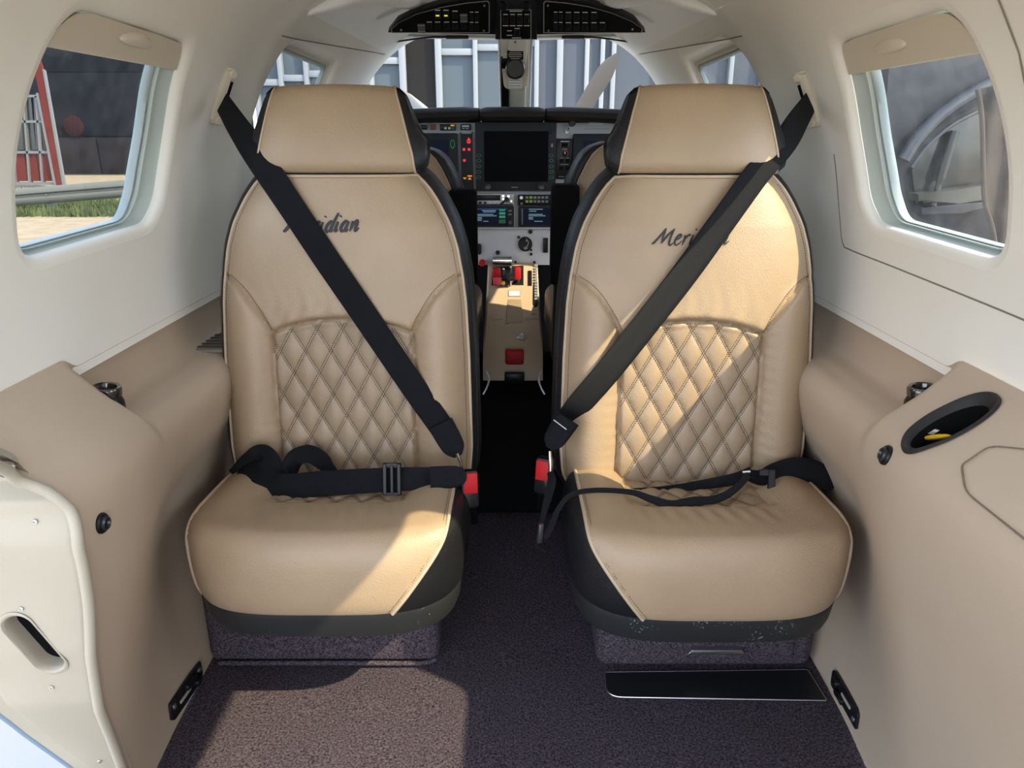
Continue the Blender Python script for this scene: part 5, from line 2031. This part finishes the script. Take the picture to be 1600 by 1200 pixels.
from_bm('adjuster', bm, BPLAST, belt_l)
# --- buckle of the door-side belt
def buckle(name_label, c, M, flip):
    t = thing('belt_buckle', name_label, 'buckle', tuple(c), BUCKLE_G)
    prism('housing', rrect(0, -0.012, 0.0155, 0.034, 0.006, 4), 0.020, BPLAST, t, M @ Matrix.Translation((0, 0, -0.020)), 0.003)
    prism('release_button', rrect(0, 0.0, 0.0125, 0.0185, 0.002, 3), 0.006, RED, t, M @ Matrix.Translation((0, 0, -0.002)), 0.001)
    box('tongue_slot', (-0.011, 0.019, -0.016), (0.011, 0.0225, -0.001), BMATTE, t, M=M)
    st_ = Vector(M @ Vector((0, -0.046, -0.012)))
    tube('stalk', cr([st_, st_ + Vector((0.002, 0.05, -0.05)), st_ + Vector((0.0, 0.12, -0.10))], 6), 0.010, BMATTE, t, n=10, flat=0.5)
    return t


c = Vector(PY(735, 755, 1.190))
M = frame_to(c, (0.25, -0.92, 0.22)) @ Matrix.Rotation(-0.04, 4, 'Z')
buckle('red-buttoned buckle with the belt tongues latched in it', c, M, 1)
# --- belt of the sunlit seat
belt_r = thing('seat_belt', 'black three-point belt hanging slack at the sunlit seat', 'seat belt', (0.2, 1.2, 0.4))
ctrl = [Vector(PY(1266, 160, 1.452)), Vector(PY(1245, 192, 1.40)), Vector(PY(1222, 228, 1.355)), Vector(PY(1186, 268, 1.325))]
ctrl += [Vector(seat_pt(px, py, 0.328, 1.285, lf)) for px, py, lf in ((1132, 342, 0.020), (1072, 425, 0.014), (1010, 505, 0.016), (950, 580, 0.014), (905, 632, 0.010), (884, 660, 0.010))]
n0 = guide_normal(GR, ctrl[0], ctrl[1])
nr_ = [n0, tuple(Vector(n0) * 0.6 + Vector((-0.25, -0.35, 0))), (-0.1, -0.95, 0.25), (0.15, -0.95, 0.25), (0.1, -0.97, 0.1)] + [WN] * 5
ribbon('shoulder_strap', ctrl, [0.040, 0.044, 0.044, 0.047, 0.048, 0.048, 0.048, 0.048, 0.047, 0.045], WEB, belt_r, nr_, 10)
s0, s1 = Vector(PY(887, 654, 1.232)), Vector(PY(858, 700, 1.228))
ribbon('sewn_end', [s0, s0.lerp(s1, 0.5), s0.lerp(s1, 0.8), s1], [0.047, 0.043, 0.036, 0.014], WEB, belt_r, [(-0.25, -0.95, 0.1)] * 4, 6, 0.006)
tube('sewn_line', [PY(865, 656, 1.222), PY(885, 671, 1.222)], 0.0010, WHITEINK, belt_r, n=6)
tube('tongue', [PY(859, 705, 1.226), PY(860, 722, 1.222), PY(860, 738, 1.218)], [0.0028, 0.0042, 0.003], CHROME, belt_r, n=8)
lp = [(1303, 762, 1.22), (1285, 742, 1.235), (1250, 733, 1.235), (1215, 738, 1.225), (1190, 746, 1.21), (1168, 742, 1.205)]
ribbon('lap_strap', [PY(*p) for p in lp], [0.050, 0.050, 0.046, 0.038, 0.030, 0.020], WEB, belt_r, [(0.3, -0.55, 0.75), (0.15, -0.6, 0.75), (0, -0.75, 0.65), (-0.1, -0.85, 0.5), (-0.1, -0.95, 0.3), (0, -0.95, 0.3)], 10, 0.004)
lp = [(1175, 738, 1.205), (1150, 748, 1.215), (1100, 757, 1.222), (1040, 765, 1.228), (985, 768, 1.222), (930, 767, 1.21)]
ribbon('tucked_strap', [PY(*p) for p in lp], [0.022, 0.022, 0.018, 0.014, 0.012, 0.012], WEB, belt_r, [(0, -0.9, 0.45)] * 6, 10)
lp = [(1170, 742, 1.19), (1146, 766, 1.165), (1118, 780, 1.15), (1085, 783, 1.142), (1050, 789, 1.135), (1018, 780, 1.14), (985, 769, 1.15), (930, 766, 1.155), (893, 773, 1.145), (873, 795, 1.12), (862, 820, 1.10), (851, 841, 1.085)]
ribbon('slack_strap', [PY(*p) for p in lp], [0.012, 0.013, 0.016, 0.018, 0.018, 0.014, 0.010, 0.009, 0.009, 0.010, 0.012, 0.010], WEB, belt_r,
       [(0.2, -0.7, 0.7), (0.2, -0.6, 0.8), (0, -0.5, 0.85), (0, -0.5, 0.85), (0, -0.6, 0.8), (0, -0.75, 0.65), (0, -0.9, 0.4), (0, -0.9, 0.4), (-0.4, -0.85, 0.3), (-0.5, -0.85, 0), (-0.4, -0.9, 0), (-0.3, -0.95, 0)], 8, 0.002)
lp = [(860, 738, 1.216), (862, 752, 1.20), (857, 775, 1.17), (850, 802, 1.13), (845, 825, 1.10)]
ribbon('hanging_strap', [PY(*p) for p in lp], [0.012, 0.016, 0.015, 0.011, 0.008], WEB, belt_r, [(-0.2, -0.95, 0.1)] * 5, 8, 0.004)
M = frame_to(PY(844, 833, 1.085), (0.3, -0.95, 0.1)) @ Matrix.Rotation(-0.12, 4, 'Z')
box('adjuster', (-0.004, -0.017, -0.004), (0.004, 0.017, 0.004), mat('dark_metal', (0.08, 0.08, 0.085), 0.35, 0.7), belt_r, 0.0012, M=M)
tube('strap_tail', cr([PY(845, 846, 1.085), PY(838, 850, 1.083), PY(841, 856, 1.082), PY(848, 858, 1.080), PY(853, 864, 1.078)], 5), 0.0018, WEB, belt_r, n=6)
M = frame_to(PY(1203, 751, 1.196), (-0.1, -0.95, 0.3))
bm = bmesh.new()
for lo, hi in (((-0.004, -0.022, -0.003), (0.009, 0.020, 0.004)), ((-0.02, 0.008, -0.003), (0.006, 0.020, 0.003))):
    bm_box(bm, lo, hi, 0.0015, 1, M)
from_bm('slider', bm, BPLAST, belt_r)
tube('slider_bar', [PY(1160, 738, 1.196), PY(1172, 737, 1.196)], 0.0028, CHROME, belt_r, n=8)
c = Vector(PY(848, 735, 1.235))
M = frame_to(c, (-0.35, -0.92, 0.15))
buckle('red-buttoned buckle standing empty at the sunlit seat', c, M, -1)

# ------------------------------------------------------------------ crew seats beyond
def crew_seat(cx, Y0, m, label, dz):
    K = Y0 / 1.95
    t = thing('crew_seat', label, 'seat', (cx, Y0 + 0.1, 0.325), 'crew seats in the cockpit')
    zt = np.linspace(0.45, 0.962, 50)
    Wz = np.interp(zt, [0.45, 0.67, 0.76, 0.82, 0.87, 0.91, 0.935, 0.955, 0.962], [0.172, 0.176, 0.170, 0.160, 0.142, 0.122, 0.106, 0.078, 0.05])
    A_ = np.linspace(-1, 1, 30)
    V = []
    for z_, w_ in zip(zt, Wz):
        for a in A_:
            wi = max(w_ - 0.028, 0.02)
            V.append((cx + a * wi, Y0 - 0.018 * (1 - a * a) + 0.10 * (z_ - 0.45), z_ + dz))
    mesh('back_panel', V, grid_faces(50, 30)[:, ::-1], TAN, t)
    O = np.array([(-w_, z_) for z_, w_ in zip(zt, Wz)] + [(w_, z_) for z_, w_ in zip(zt[::-1], Wz[::-1])])
    Oi = np.array([(-max(w_ - 0.028, 0.02), z_) for z_, w_ in zip(zt, Wz)] + [(max(w_ - 0.028, 0.02), z_) for z_, w_ in zip(zt[::-1], Wz[::-1])])
    V = []
    for k, (t_, d_) in enumerate(((0, 0.0), (0.4, -0.004), (0.8, 0.004), (1.0, 0.022), (1.05, 0.06), (0.98, 0.11), (0.7, 0.13))):
        q = Oi + (O - Oi) * t_
        V += [(cx + a[0], Y0 + d_ + 0.10 * (a[1] - 0.45), a[1] + dz) for a in q]
    mesh('side_gusset', V, grid_faces(7, len(O), wrap_v=True), BLACK, t)
    tube('piping', [(cx + a[0], Y0 - 0.001 + 0.10 * (a[1] - 0.45), a[1] + dz) for a in Oi], 0.0028, PIPING, t, n=6, closed=True)
    bm = bmesh.new()
    bm_box(bm, (cx - 0.18, Y0 + 0.02, 0.36), (cx + 0.18, Y0 + 0.50, 0.52), 0.04, 4)
    from_bm('cushion', bm, BLACK, t)
    ax0 = cx + m * 0.120
    ax1 = cx + m * 0.190
    bm = bmesh.new()
    bm_box(bm, (min(ax0, ax1), Y0 - 0.055, 0.62), (max(ax0, ax1), Y0 + 0.02, 0.862 + dz), 0.010, 3)
    from_bm('armrest', bm, BMATTE, t)
    bm = bmesh.new()
    bm_box(bm, (min(cx + m * 0.125, cx + m * 0.18), Y0 - 0.02, 0.40), (max(cx + m * 0.125, cx + m * 0.18), Y0 + 0.06, 0.66), 0.018, 4)
    from_bm('side_panel', bm, BLACK, t)
    bx = cx + m * 0.21
    tube('rail_lever', cr([(bx, Y0 - 0.05, 0.385), (bx + m * 0.008, Y0 - 0.06, 0.365), (bx + m * 0.002, Y0 - 0.07, 0.345), (bx - m * 0.008, Y0 - 0.075, 0.328)], 5), 0.0030, STEEL, t, n=8)
    box('base_frame', (cx - 0.16, Y0 + 0.03, 0.28), (cx + 0.16, Y0 + 0.45, 0.40), BMATTE, t, 0.005)
    for ch in [q for q in bpy.data.objects if q.parent == t]:
        for v in ch.data.vertices:
            v.co.x = cx * K + (v.co.x - cx) * K
            v.co.z = max(1.0 + (v.co.z - 1.0) * K, 0.326)
    return t


crew_seat(-0.280, 1.84, 1, 'tan and black crew seat behind the red warning lights', 0.0)
crew_seat(0.290, 1.84, -1, 'tan and black crew seat in front of the red-ringed knob', 0.012)

# ------------------------------------------------------------------ outside
GZ = -0.95
GRAVEL = mat('sandy_gravel', (0.26, 0.20, 0.13), 0.95, col2=(0.18, 0.138, 0.088), vscale=3.0, bump=0.6, bscale=40)
V = []
ys = np.linspace(-60, 90, 60)
xs = np.linspace(-80, 80, 60)
gx, gy = np.meshgrid(xs, ys, indexing='ij')
V = np.stack([gx, gy, GZ + 0 * gx], -1).reshape(-1, 3)
struct(mesh('ground', V, grid_faces(60, 60), GRAVEL), 'sandy apron outside the aircraft')

struct(box('path', (-2.6, -30, GZ), (14, 8.8, GZ + 0.012), mat('pale_concrete_apron', (0.45, 0.43, 0.40), 0.9, bump=0.3, bscale=60), None), 'pale concrete apron added around the aircraft to bounce daylight inside')  # bright slab added to reflect daylight up onto the headliner

# --- hangar in front: white mullions, glass panes
hang = thing('hangar', 'glazed hangar front with white mullions beyond the windshield', 'building', (0, 9.2, GZ))
YH = 9.0
HWHITE = mat('white_mullion', (0.17, 0.185, 0.21), 0.5)
PANEB = mat('blue_grey_pane', (0.056, 0.072, 0.088), 0.4, spec=0.2)
PANEG = mat('grey_pane', (0.050, 0.058, 0.074), 0.4, spec=0.2)
PANED = mat('brown_dark_pane', (0.0105, 0.0092, 0.0085), 0.5, spec=0.1)


def HX(px):
    return PY(px, 110, YH)[0]


vx = [HX(p) for p in (400, 440, 480, 520, 545, 581, 630, 686, 743, 800, 838, 874, 957, 1035, 1090, 1140, 1190, 1240)]
z0, z1 = GZ + 0.02, 3.4
rail = {True: 1.90, False: 2.08}
for k in range(len(vx)):
    wd = 0.026 if k not in (6, 7, 11) else 0.036
    box('mullion', (vx[k] - wd, YH - 0.08, z0), (vx[k] + wd, YH + 0.06, z1), HWHITE, hang, 0.008)
for k in range(len(vx) - 1):
    left = vx[k] < 0.2
    mt = PANED if k == 6 else (PANEB if left else PANEG)
    zr = (1.70 + 0.045 * (k - 4)) if left else 2.06
    box('pane', (vx[k] + 0.02, YH, z0), (vx[k + 1] - 0.02, YH + 0.03, zr), mt, hang)
    box('pane', (vx[k] + 0.02, YH, zr), (vx[k + 1] - 0.02, YH + 0.03, z1), mt, hang)
    if k != 6:
        box('rail', (vx[k] + 0.02, YH - 0.06, zr - 0.035), (vx[k + 1] - 0.02, YH + 0.04, zr + 0.035), HWHITE, hang, 0.006)
box('roof_edge', (vx[0] - 0.3, YH - 0.2, z1), (vx[-1] + 0.3, YH + 1.5, z1 + 0.5), HWHITE, hang, 0.02)
box('back_wall', (vx[0] - 0.3, YH + 1.2, z0), (vx[-1] + 0.3, YH + 1.5, z1), PANED, hang)
for px in (916, 940):
    box('thin_mullion', (HX(px) - 0.025, YH - 0.06, z0), (HX(px) + 0.025, YH + 0.04, 2.2), HWHITE, hang, 0.005)

# --- propeller of the aircraft
prop = thing('propeller', 'aircraft propeller with a tan blade and a pale blue blade', 'propeller', (0.0, 4.7, 0.65))
HUB = Vector((0.10, 4.7, 0.62))


def blade(tip, matl, nm='blade'):
    tip = Vector(tip)
    ax = (tip - HUB)
    L = ax.length
    ax.normalize()
    side = Vector((0, 1, 0)).cross(ax).normalized()
    V = []
    st_ = np.linspace(0.08, 1.0, 16)
    for s_ in st_:
        cw = 0.055 * (0.45 + 0.55 * math.sin(min(1, s_ * 1.25) * PI / 2)) * (1 - max(0, (s_ - 0.86) / 0.14) ** 2 * 0.85)
        th_ = 0.012 * (1.2 - s_)
        tw = 0.9 - 0.65 * s_
        sx = side * math.cos(tw) + Vector((0, 1, 0)) * math.sin(tw)
        nx_ = ax.cross(sx)
        for a in np.linspace(0, 2 * PI, 12, endpoint=False):
            V.append(HUB + ax * L * s_ + sx * cw * math.cos(a) + nx_ * th_ * math.sin(a))
    Fb = [tuple(f) for f in grid_faces(16, 12, wrap_v=True)] + [tuple(range(12)), tuple(range(191, 179, -1))]
    return mesh(nm, V, Fb, matl, prop, sharp=60)


t1 = PY(964, 84, 4.7)
t2 = PY(606, 137, 4.7)
blade(t1, mat('tan_grey_blade', (0.0308, 0.0264, 0.0253), 0.5))
blade(t2, mat('pale_blue_blade', (0.0484, 0.0572, 0.0792), 0.4))
d1 = Vector(t1) - HUB
d2 = Vector(t2) - HUB
blade(HUB - d1, mat('tan_grey_blade', (0.0308, 0.0264, 0.0253), 0.5))
blade(HUB - d2, mat('pale_blue_blade', (0.0484, 0.0572, 0.0792), 0.4))
lathe('spinner', [(0.15, -0.12), (0.16, 0.0), (0.14, 0.12), (0.09, 0.24), (0.03, 0.31), (0.005, 0.32)], mat('white_spinner', (0.088, 0.088, 0.0924), 0.3), prop, 28, frame_to(HUB, (0, 1, 0)))

# --- through the door-side window
DARKW = mat('dark_cladding', (0.0034, 0.0038, 0.0055), 0.8, spec=0.1, var=0.2, vscale=0.6)
YB = 36.0
bd_ = thing('cladded_building', 'dark clad building behind the guard rail', 'building', (-14, YB, GZ))


def BW(px, py, Y=YB):
    return PY(px, py, Y)


xl, xr = BW(-520, 200)[0], BW(330, 200)[0]
zt_, zm, zb = 9.0, BW(150, 213)[2], BW(150, 272)[2]
for k in range(3):
    za_, zb_ = zm + (zt_ - zm) * k / 3, zm + (zt_ - zm) * (k + 1) / 3
    box('cladding_band', (xl, YB, za_ + 0.01), (xr, YB + 0.3, zb_ - 0.01), DARKW, bd_, 0.02)
pan = [xl + (xr - xl) * k / 14 for k in range(15)]
BANN = mat('brown_banner', (0.014, 0.010, 0.0098), 0.7, spec=0.1, col2=(0.00616, 0.00484, 0.00528), vscale=1.2)
for a, b in zip(pan[:-1], pan[1:]):
    box('banner', (a + 0.03, YB - 0.05, zb), (b - 0.03, YB + 0.1, zm - 0.05), BANN, bd_, 0.01)
box('plinth', (xl, YB - 0.12, GZ), (xr, YB + 0.2, zb), mat('pale_concrete', (0.0231, 0.0242, 0.0209), 0.9), bd_, 0.01)
box('base_core', (xl, YB + 0.1, GZ), (xr, YB + 6, zt_), DARKW, bd_)
p = BW(116, 197, YB - 0.1)
lathe('red_emblem', [(0.46, 0), (0.46, 0.06), (0.42, 0.08)], mat('faded_red', (0.016, 0.0025, 0.003), 0.8, spec=0.1), bd_, 24, frame_to(p, (0, -1, 0)))

# red and white glazed cabin with a slanted red corner post
YK = 28.0
ki = thing('glazed_kiosk', 'red and white framed glass kiosk by the dark building', 'kiosk', (-12, YK, GZ))
REDP = mat('red_paint', (0.085, 0.011, 0.007), 0.6, spec=0.1)
WHT = mat('white_frame_paint', (0.10, 0.10, 0.10), 0.5)


def KP(px, py, Y=YK):
    q = PY(px, py, Y)
    return (q[0], q[2])


def kprism(nm, pix, matl, th, Y, par=None):
    out = [KP(px, py, Y) for px, py in pix]
    ar = sum(out[i][0] * out[(i + 1) % len(out)][1] - out[(i + 1) % len(out)][0] * out[i][1] for i in range(len(out)))
    if ar < 0:
        out = out[::-1]
    return prism(nm, out, th, matl, par or ki, Matrix(((1, 0, 0, 0), (0, 0, -1, Y + th), (0, 1, 0, 0), (0, 0, 0, 1))))


kprism('corner_post', [(56, 80), (66, 108), (98, 291), (86, 292), (58, 128), (44, 90)], REDP, 0.12, YK - 0.15)
kprism('post_trim', [(66, 108), (69, 110), (101, 290), (97.5, 291)], WHT, 0.12, YK - 0.17)
kprism('post_trim', [(56, 145), (59, 145), (88, 291), (84, 292)], WHT, 0.12, YK - 0.17)
for (xa, xb, xc, xd) in ((-10, 16, 24, 2), (18, 38, 45, 26), (40, 55, 62, 48), (57, 72, 80, 64)):
    kprism('door_panel', [(xa, 240), (xb, 240), (xc, 283), (xd, 283)], REDP, 0.1, YK)
for (xa, xb, xc, xd) in ((-10, 12, 16, -8), (14, 32, 36, 18), (40, 52, 56, 40), (48, 60, 68, 56)):
    kprism('pane', [(xa, 150), (xb, 150), (xc, 234), (xd, 234)], mat('kiosk_glass', (0.0132, 0.0154, 0.0154), 0.2), 0.1, YK + 0.05)
for y_ in (148, 188, 236, 285):
    kprism('frame_rail', [(-20, y_), (72 + (y_ - 200) * 0.12, y_), (72 + (y_ - 200) * 0.12, y_ + 4), (-20, y_ + 4)], WHT, 0.2, YK - 0.08)
for xa in (12, 34, 54):
    kprism('frame_stile', [(xa, 150), (xa + 3, 150), (xa + 13, 285), (xa + 10, 285)], WHT, 0.2, YK - 0.08)
# guard rail
YG = 19.0
gr_ = thing('guard_rail', 'galvanised guard rail on posts in the grass', 'guard rail', (-6, YG, GZ))
GALV = mat('galvanised_steel', (0.085, 0.085, 0.072), 0.6, 0.0)
xa, xb = PY(-520, 300, YG)[0], PY(340, 300, YG)[0]
prof = [(-0.155, 0.0), (-0.14, -0.04), (-0.09, -0.08), (-0.05, -0.08), (-0.02, -0.02), (0.02, -0.02), (0.05, -0.08), (0.09, -0.08), (0.14, -0.04), (0.155, 0.0)]
zc_l, zc_r = PY(30, 308, YG)[2], PY(215, 293, YG)[2]
xl_, xr_ = PY(30, 308, YG)[0], PY(215, 293, YG)[0]
V = []
xs = np.linspace(xa, xb, 30)
for x_ in xs:
    zc_ = zc_l + (zc_r - zc_l) * (x_ - xl_) / (xr_ - xl_)
    for dz_, dy_ in prof:
        V.append((x_, YG + dy_, zc_ + dz_ * 1.35))
    for dz_, dy_ in prof[::-1]:
        V.append((x_, YG + dy_ + 0.02, zc_ + dz_ * 1.35))
mesh('beam', V, grid_faces(30, 20, wrap_v=True), GALV, gr_, sharp=50)
for px in (-460, -330, -195, -60, 74, 205):
    q = PY(px, 305, YG)
    zc_ = zc_l + (zc_r - zc_l) * (q[0] - xl_) / (xr_ - xl_)
    box('post', (q[0] - 0.07, YG + 0.02, GZ), (q[0] + 0.07, YG + 0.14, zc_ + 0.15), GALV, gr_, 0.008)
    lathe('bolt', [(0.03, 0), (0.03, 0.01), (0.012, 0.02)], GALV, gr_, 12, frame_to((q[0], YG - 0.03, zc_), (0, -1, 0)))
# grass strip: blades in one object
bm = bmesh.new()
G0 = PZ(20, 322, GZ)
for k in range(15000):
    x_ = random.uniform(xa, xb)
    y_ = random.uniform(18.0, 21.5) if random.random() < 0.75 else random.uniform(21.5, 26)
    h_ = random.uniform(0.10, 0.24)
    w_ = random.uniform(0.02, 0.05)
    a_ = random.uniform(0, PI)
    dx, dy = math.cos(a_) * w_, math.sin(a_) * w_
    v0, v1 = bm.verts.new((x_ - dx, y_ - dy, GZ)), bm.verts.new((x_ + dx, y_ + dy, GZ))
    v2 = bm.verts.new((x_ + random.uniform(-.05, .05), y_ + random.uniform(-.05, .05), GZ + h_))
    bm.faces.new((v0, v1, v2))
go = from_bm('grass', bm, mat('green_grass', (0.055, 0.075, 0.010), 0.8, col2=(0.028, 0.045, 0.007), vscale=2.0), None, smooth=False)
tag(go, 'bright green grass strip along the guard rail', 'grass')
go['kind'] = 'stuff'

# --- through the cup-holder-side window: parked van
va = thing('parked_van', 'blue-grey van with a black wiper on its windscreen', 'van', (6.5, 10.0, GZ))
VBODY = mat('blue_grey_paint', (0.0125, 0.0145, 0.022), 0.5, spec=0.2)
VGL = mat('van_glass', (0.0099, 0.0132, 0.0165), 0.12)
YV = 8.6


def VP_(px, py, Y=YV):
    q = PY(px, py, Y)
    return (q[0], q[2])


def vprism(nm, pix, matl, th, Y, bev=0.0, par=None, smooth=6):
    out = [VP_(px, py, Y) for px, py in pix]
    ar = sum(out[i][0] * out[(i + 1) % len(out)][1] - out[(i + 1) % len(out)][0] * out[i][1] for i in range(len(out)))
    if ar < 0:
        out = out[::-1]
    return prism(nm, out, th, matl, par or va, Matrix(((1, 0, 0, 0), (0, 0, -1, Y + th), (0, 1, 0, 0), (0, 0, 0, 1))), bev)


vprism('cab_body', [(1380, 30), (1760, 20), (1790, 425), (1366, 425), (1374, 300)], VBODY, 3.2, YV + 0.35, 0.10)
vprism('windscreen', [(1425, 265), (1450, 232), (1490, 195), (1530, 172), (1542, 178), (1545, 318), (1432, 322)], VGL, 0.06, YV + 0.30)
tube('pillar', cr([PY(1412, 250, YV + 0.25), PY(1435, 215, YV + 0.25), PY(1475, 175, YV + 0.25), PY(1530, 140, YV + 0.25), PY(1590, 112, YV + 0.25)], 8), 0.075, mat('light_blue_paint', (0.0264, 0.0297, 0.0396), 0.35), va, n=12)
tube('pillar_seal', cr([PY(1424, 262, YV + 0.2), PY(1450, 228, YV + 0.2), PY(1490, 194, YV + 0.2), PY(1545, 166, YV + 0.2)], 8), 0.025, mat('light_blue_paint2', (0.022, 0.0242, 0.033), 0.4), va, n=8)
tube('wiper_arm', cr([PY(1458, 322, YV + 0.15), PY(1466, 292, YV + 0.18), PY(1476, 258, YV + 0.2), PY(1492, 205, YV + 0.22)], 6), [0.035] * 8 + [0.055] * 11, mat('wiper_black', (0.0055, 0.00594, 0.00704), 0.5), va, n=8)
vprism('cowl', [(1434, 303), (1545, 291), (1562, 285), (1556, 312), (1500, 318), (1436, 315)], mat('pale_cowl', (0.0286, 0.0286, 0.0264), 0.4), 0.25, YV + 0.1, 0.02)
vprism('bumper_strip', [(1440, 322), (1500, 321), (1545, 312), (1548, 324), (1505, 334), (1440, 336)], mat('light_blue_paint3', (0.0187, 0.0209, 0.0308), 0.4), 0.15, YV + 0.15, 0.02)
for px in (1400, 1720):
    q = PY(px, 440, YV + 1.0)
    lathe('wheel', [(0.20, -0.11), (0.34, -0.11), (0.36, -0.06), (0.36, 0.06), (0.34, 0.11), (0.20, 0.11)], BMATTE, va, 28, frame_to((q[0], YV + 1.2, GZ + 0.36), (1, 0, 0)))
# beige cover hanging on a frame
YC = 7.2
cv = thing('beige_cover', 'beige fabric cover hanging beside the parked van', 'cover', (PY(1570, 250, YC)[0], YC, GZ))
V, nv_, nu_ = [], 40, 14
le = cr([(1526, 139), (1531, 165), (1534, 200), (1535, 260), (1537, 310), (1543, 335), (1551, 362), (1558, 420), (1562, 515)], 5)
for lay in (0.0, 0.05):
    for i, q in enumerate(le):
        for j in range(nu_):
            t = j / (nu_ - 1)
            px = q[0] + (1640 - q[0]) * t
            py = q[1] - 18 * t
            d_ = 0.03 * math.sin(t * 16 + i * 0.25) + 0.06 * t + lay
            V.append(PY(px, py, YC + d_))
nl = len(le)
f1 = grid_faces(nl, nu_)
mesh('fabric', V, [tuple(f) for f in f1] + [tuple(f[::-1] + nl * nu_) for f in f1], mat('beige_fabric', (0.0253, 0.02024, 0.0187), 0.9, bump=0.3, bscale=60), cv)
tube('hem', [Vector(PY(q[0] + 1.0, q[1], YC - 0.01)) for q in le], 0.022, mat('beige_hem', (0.0352, 0.0286, 0.0264), 0.9), cv, n=8)
tube('pole', [PY(1640, 120, YC + 0.1), (PY(1640, 120, YC + 0.1)[0], YC + 0.1, GZ)], 0.03, GALV, cv, n=10)

# --- nose of the aircraft, out of view, added to bounce daylight onto the headliner
nose = thing('nose_cowling', 'unseen white nose cowling added to bounce light onto the headliner', 'cowling', (0, 3.6, 0.2))
V = []
for yy, hw, zt_ in ((2.86, 0.62, 1.00), (3.1, 0.60, 0.97), (3.5, 0.54, 0.93), (3.9, 0.45, 0.88), (4.2, 0.36, 0.83), (4.38, 0.24, 0.77)):
    for a in np.linspace(-0.15 * PI, 1.15 * PI, 25):
        V.append((hw * math.cos(a), yy, 0.45 + (zt_ - 0.45) * math.sin(a)))
mesh('cowl_skin', V, grid_faces(6, 25)[:, ::-1], mat('white_aircraft_paint', (0.70, 0.70, 0.70), 0.4), nose)
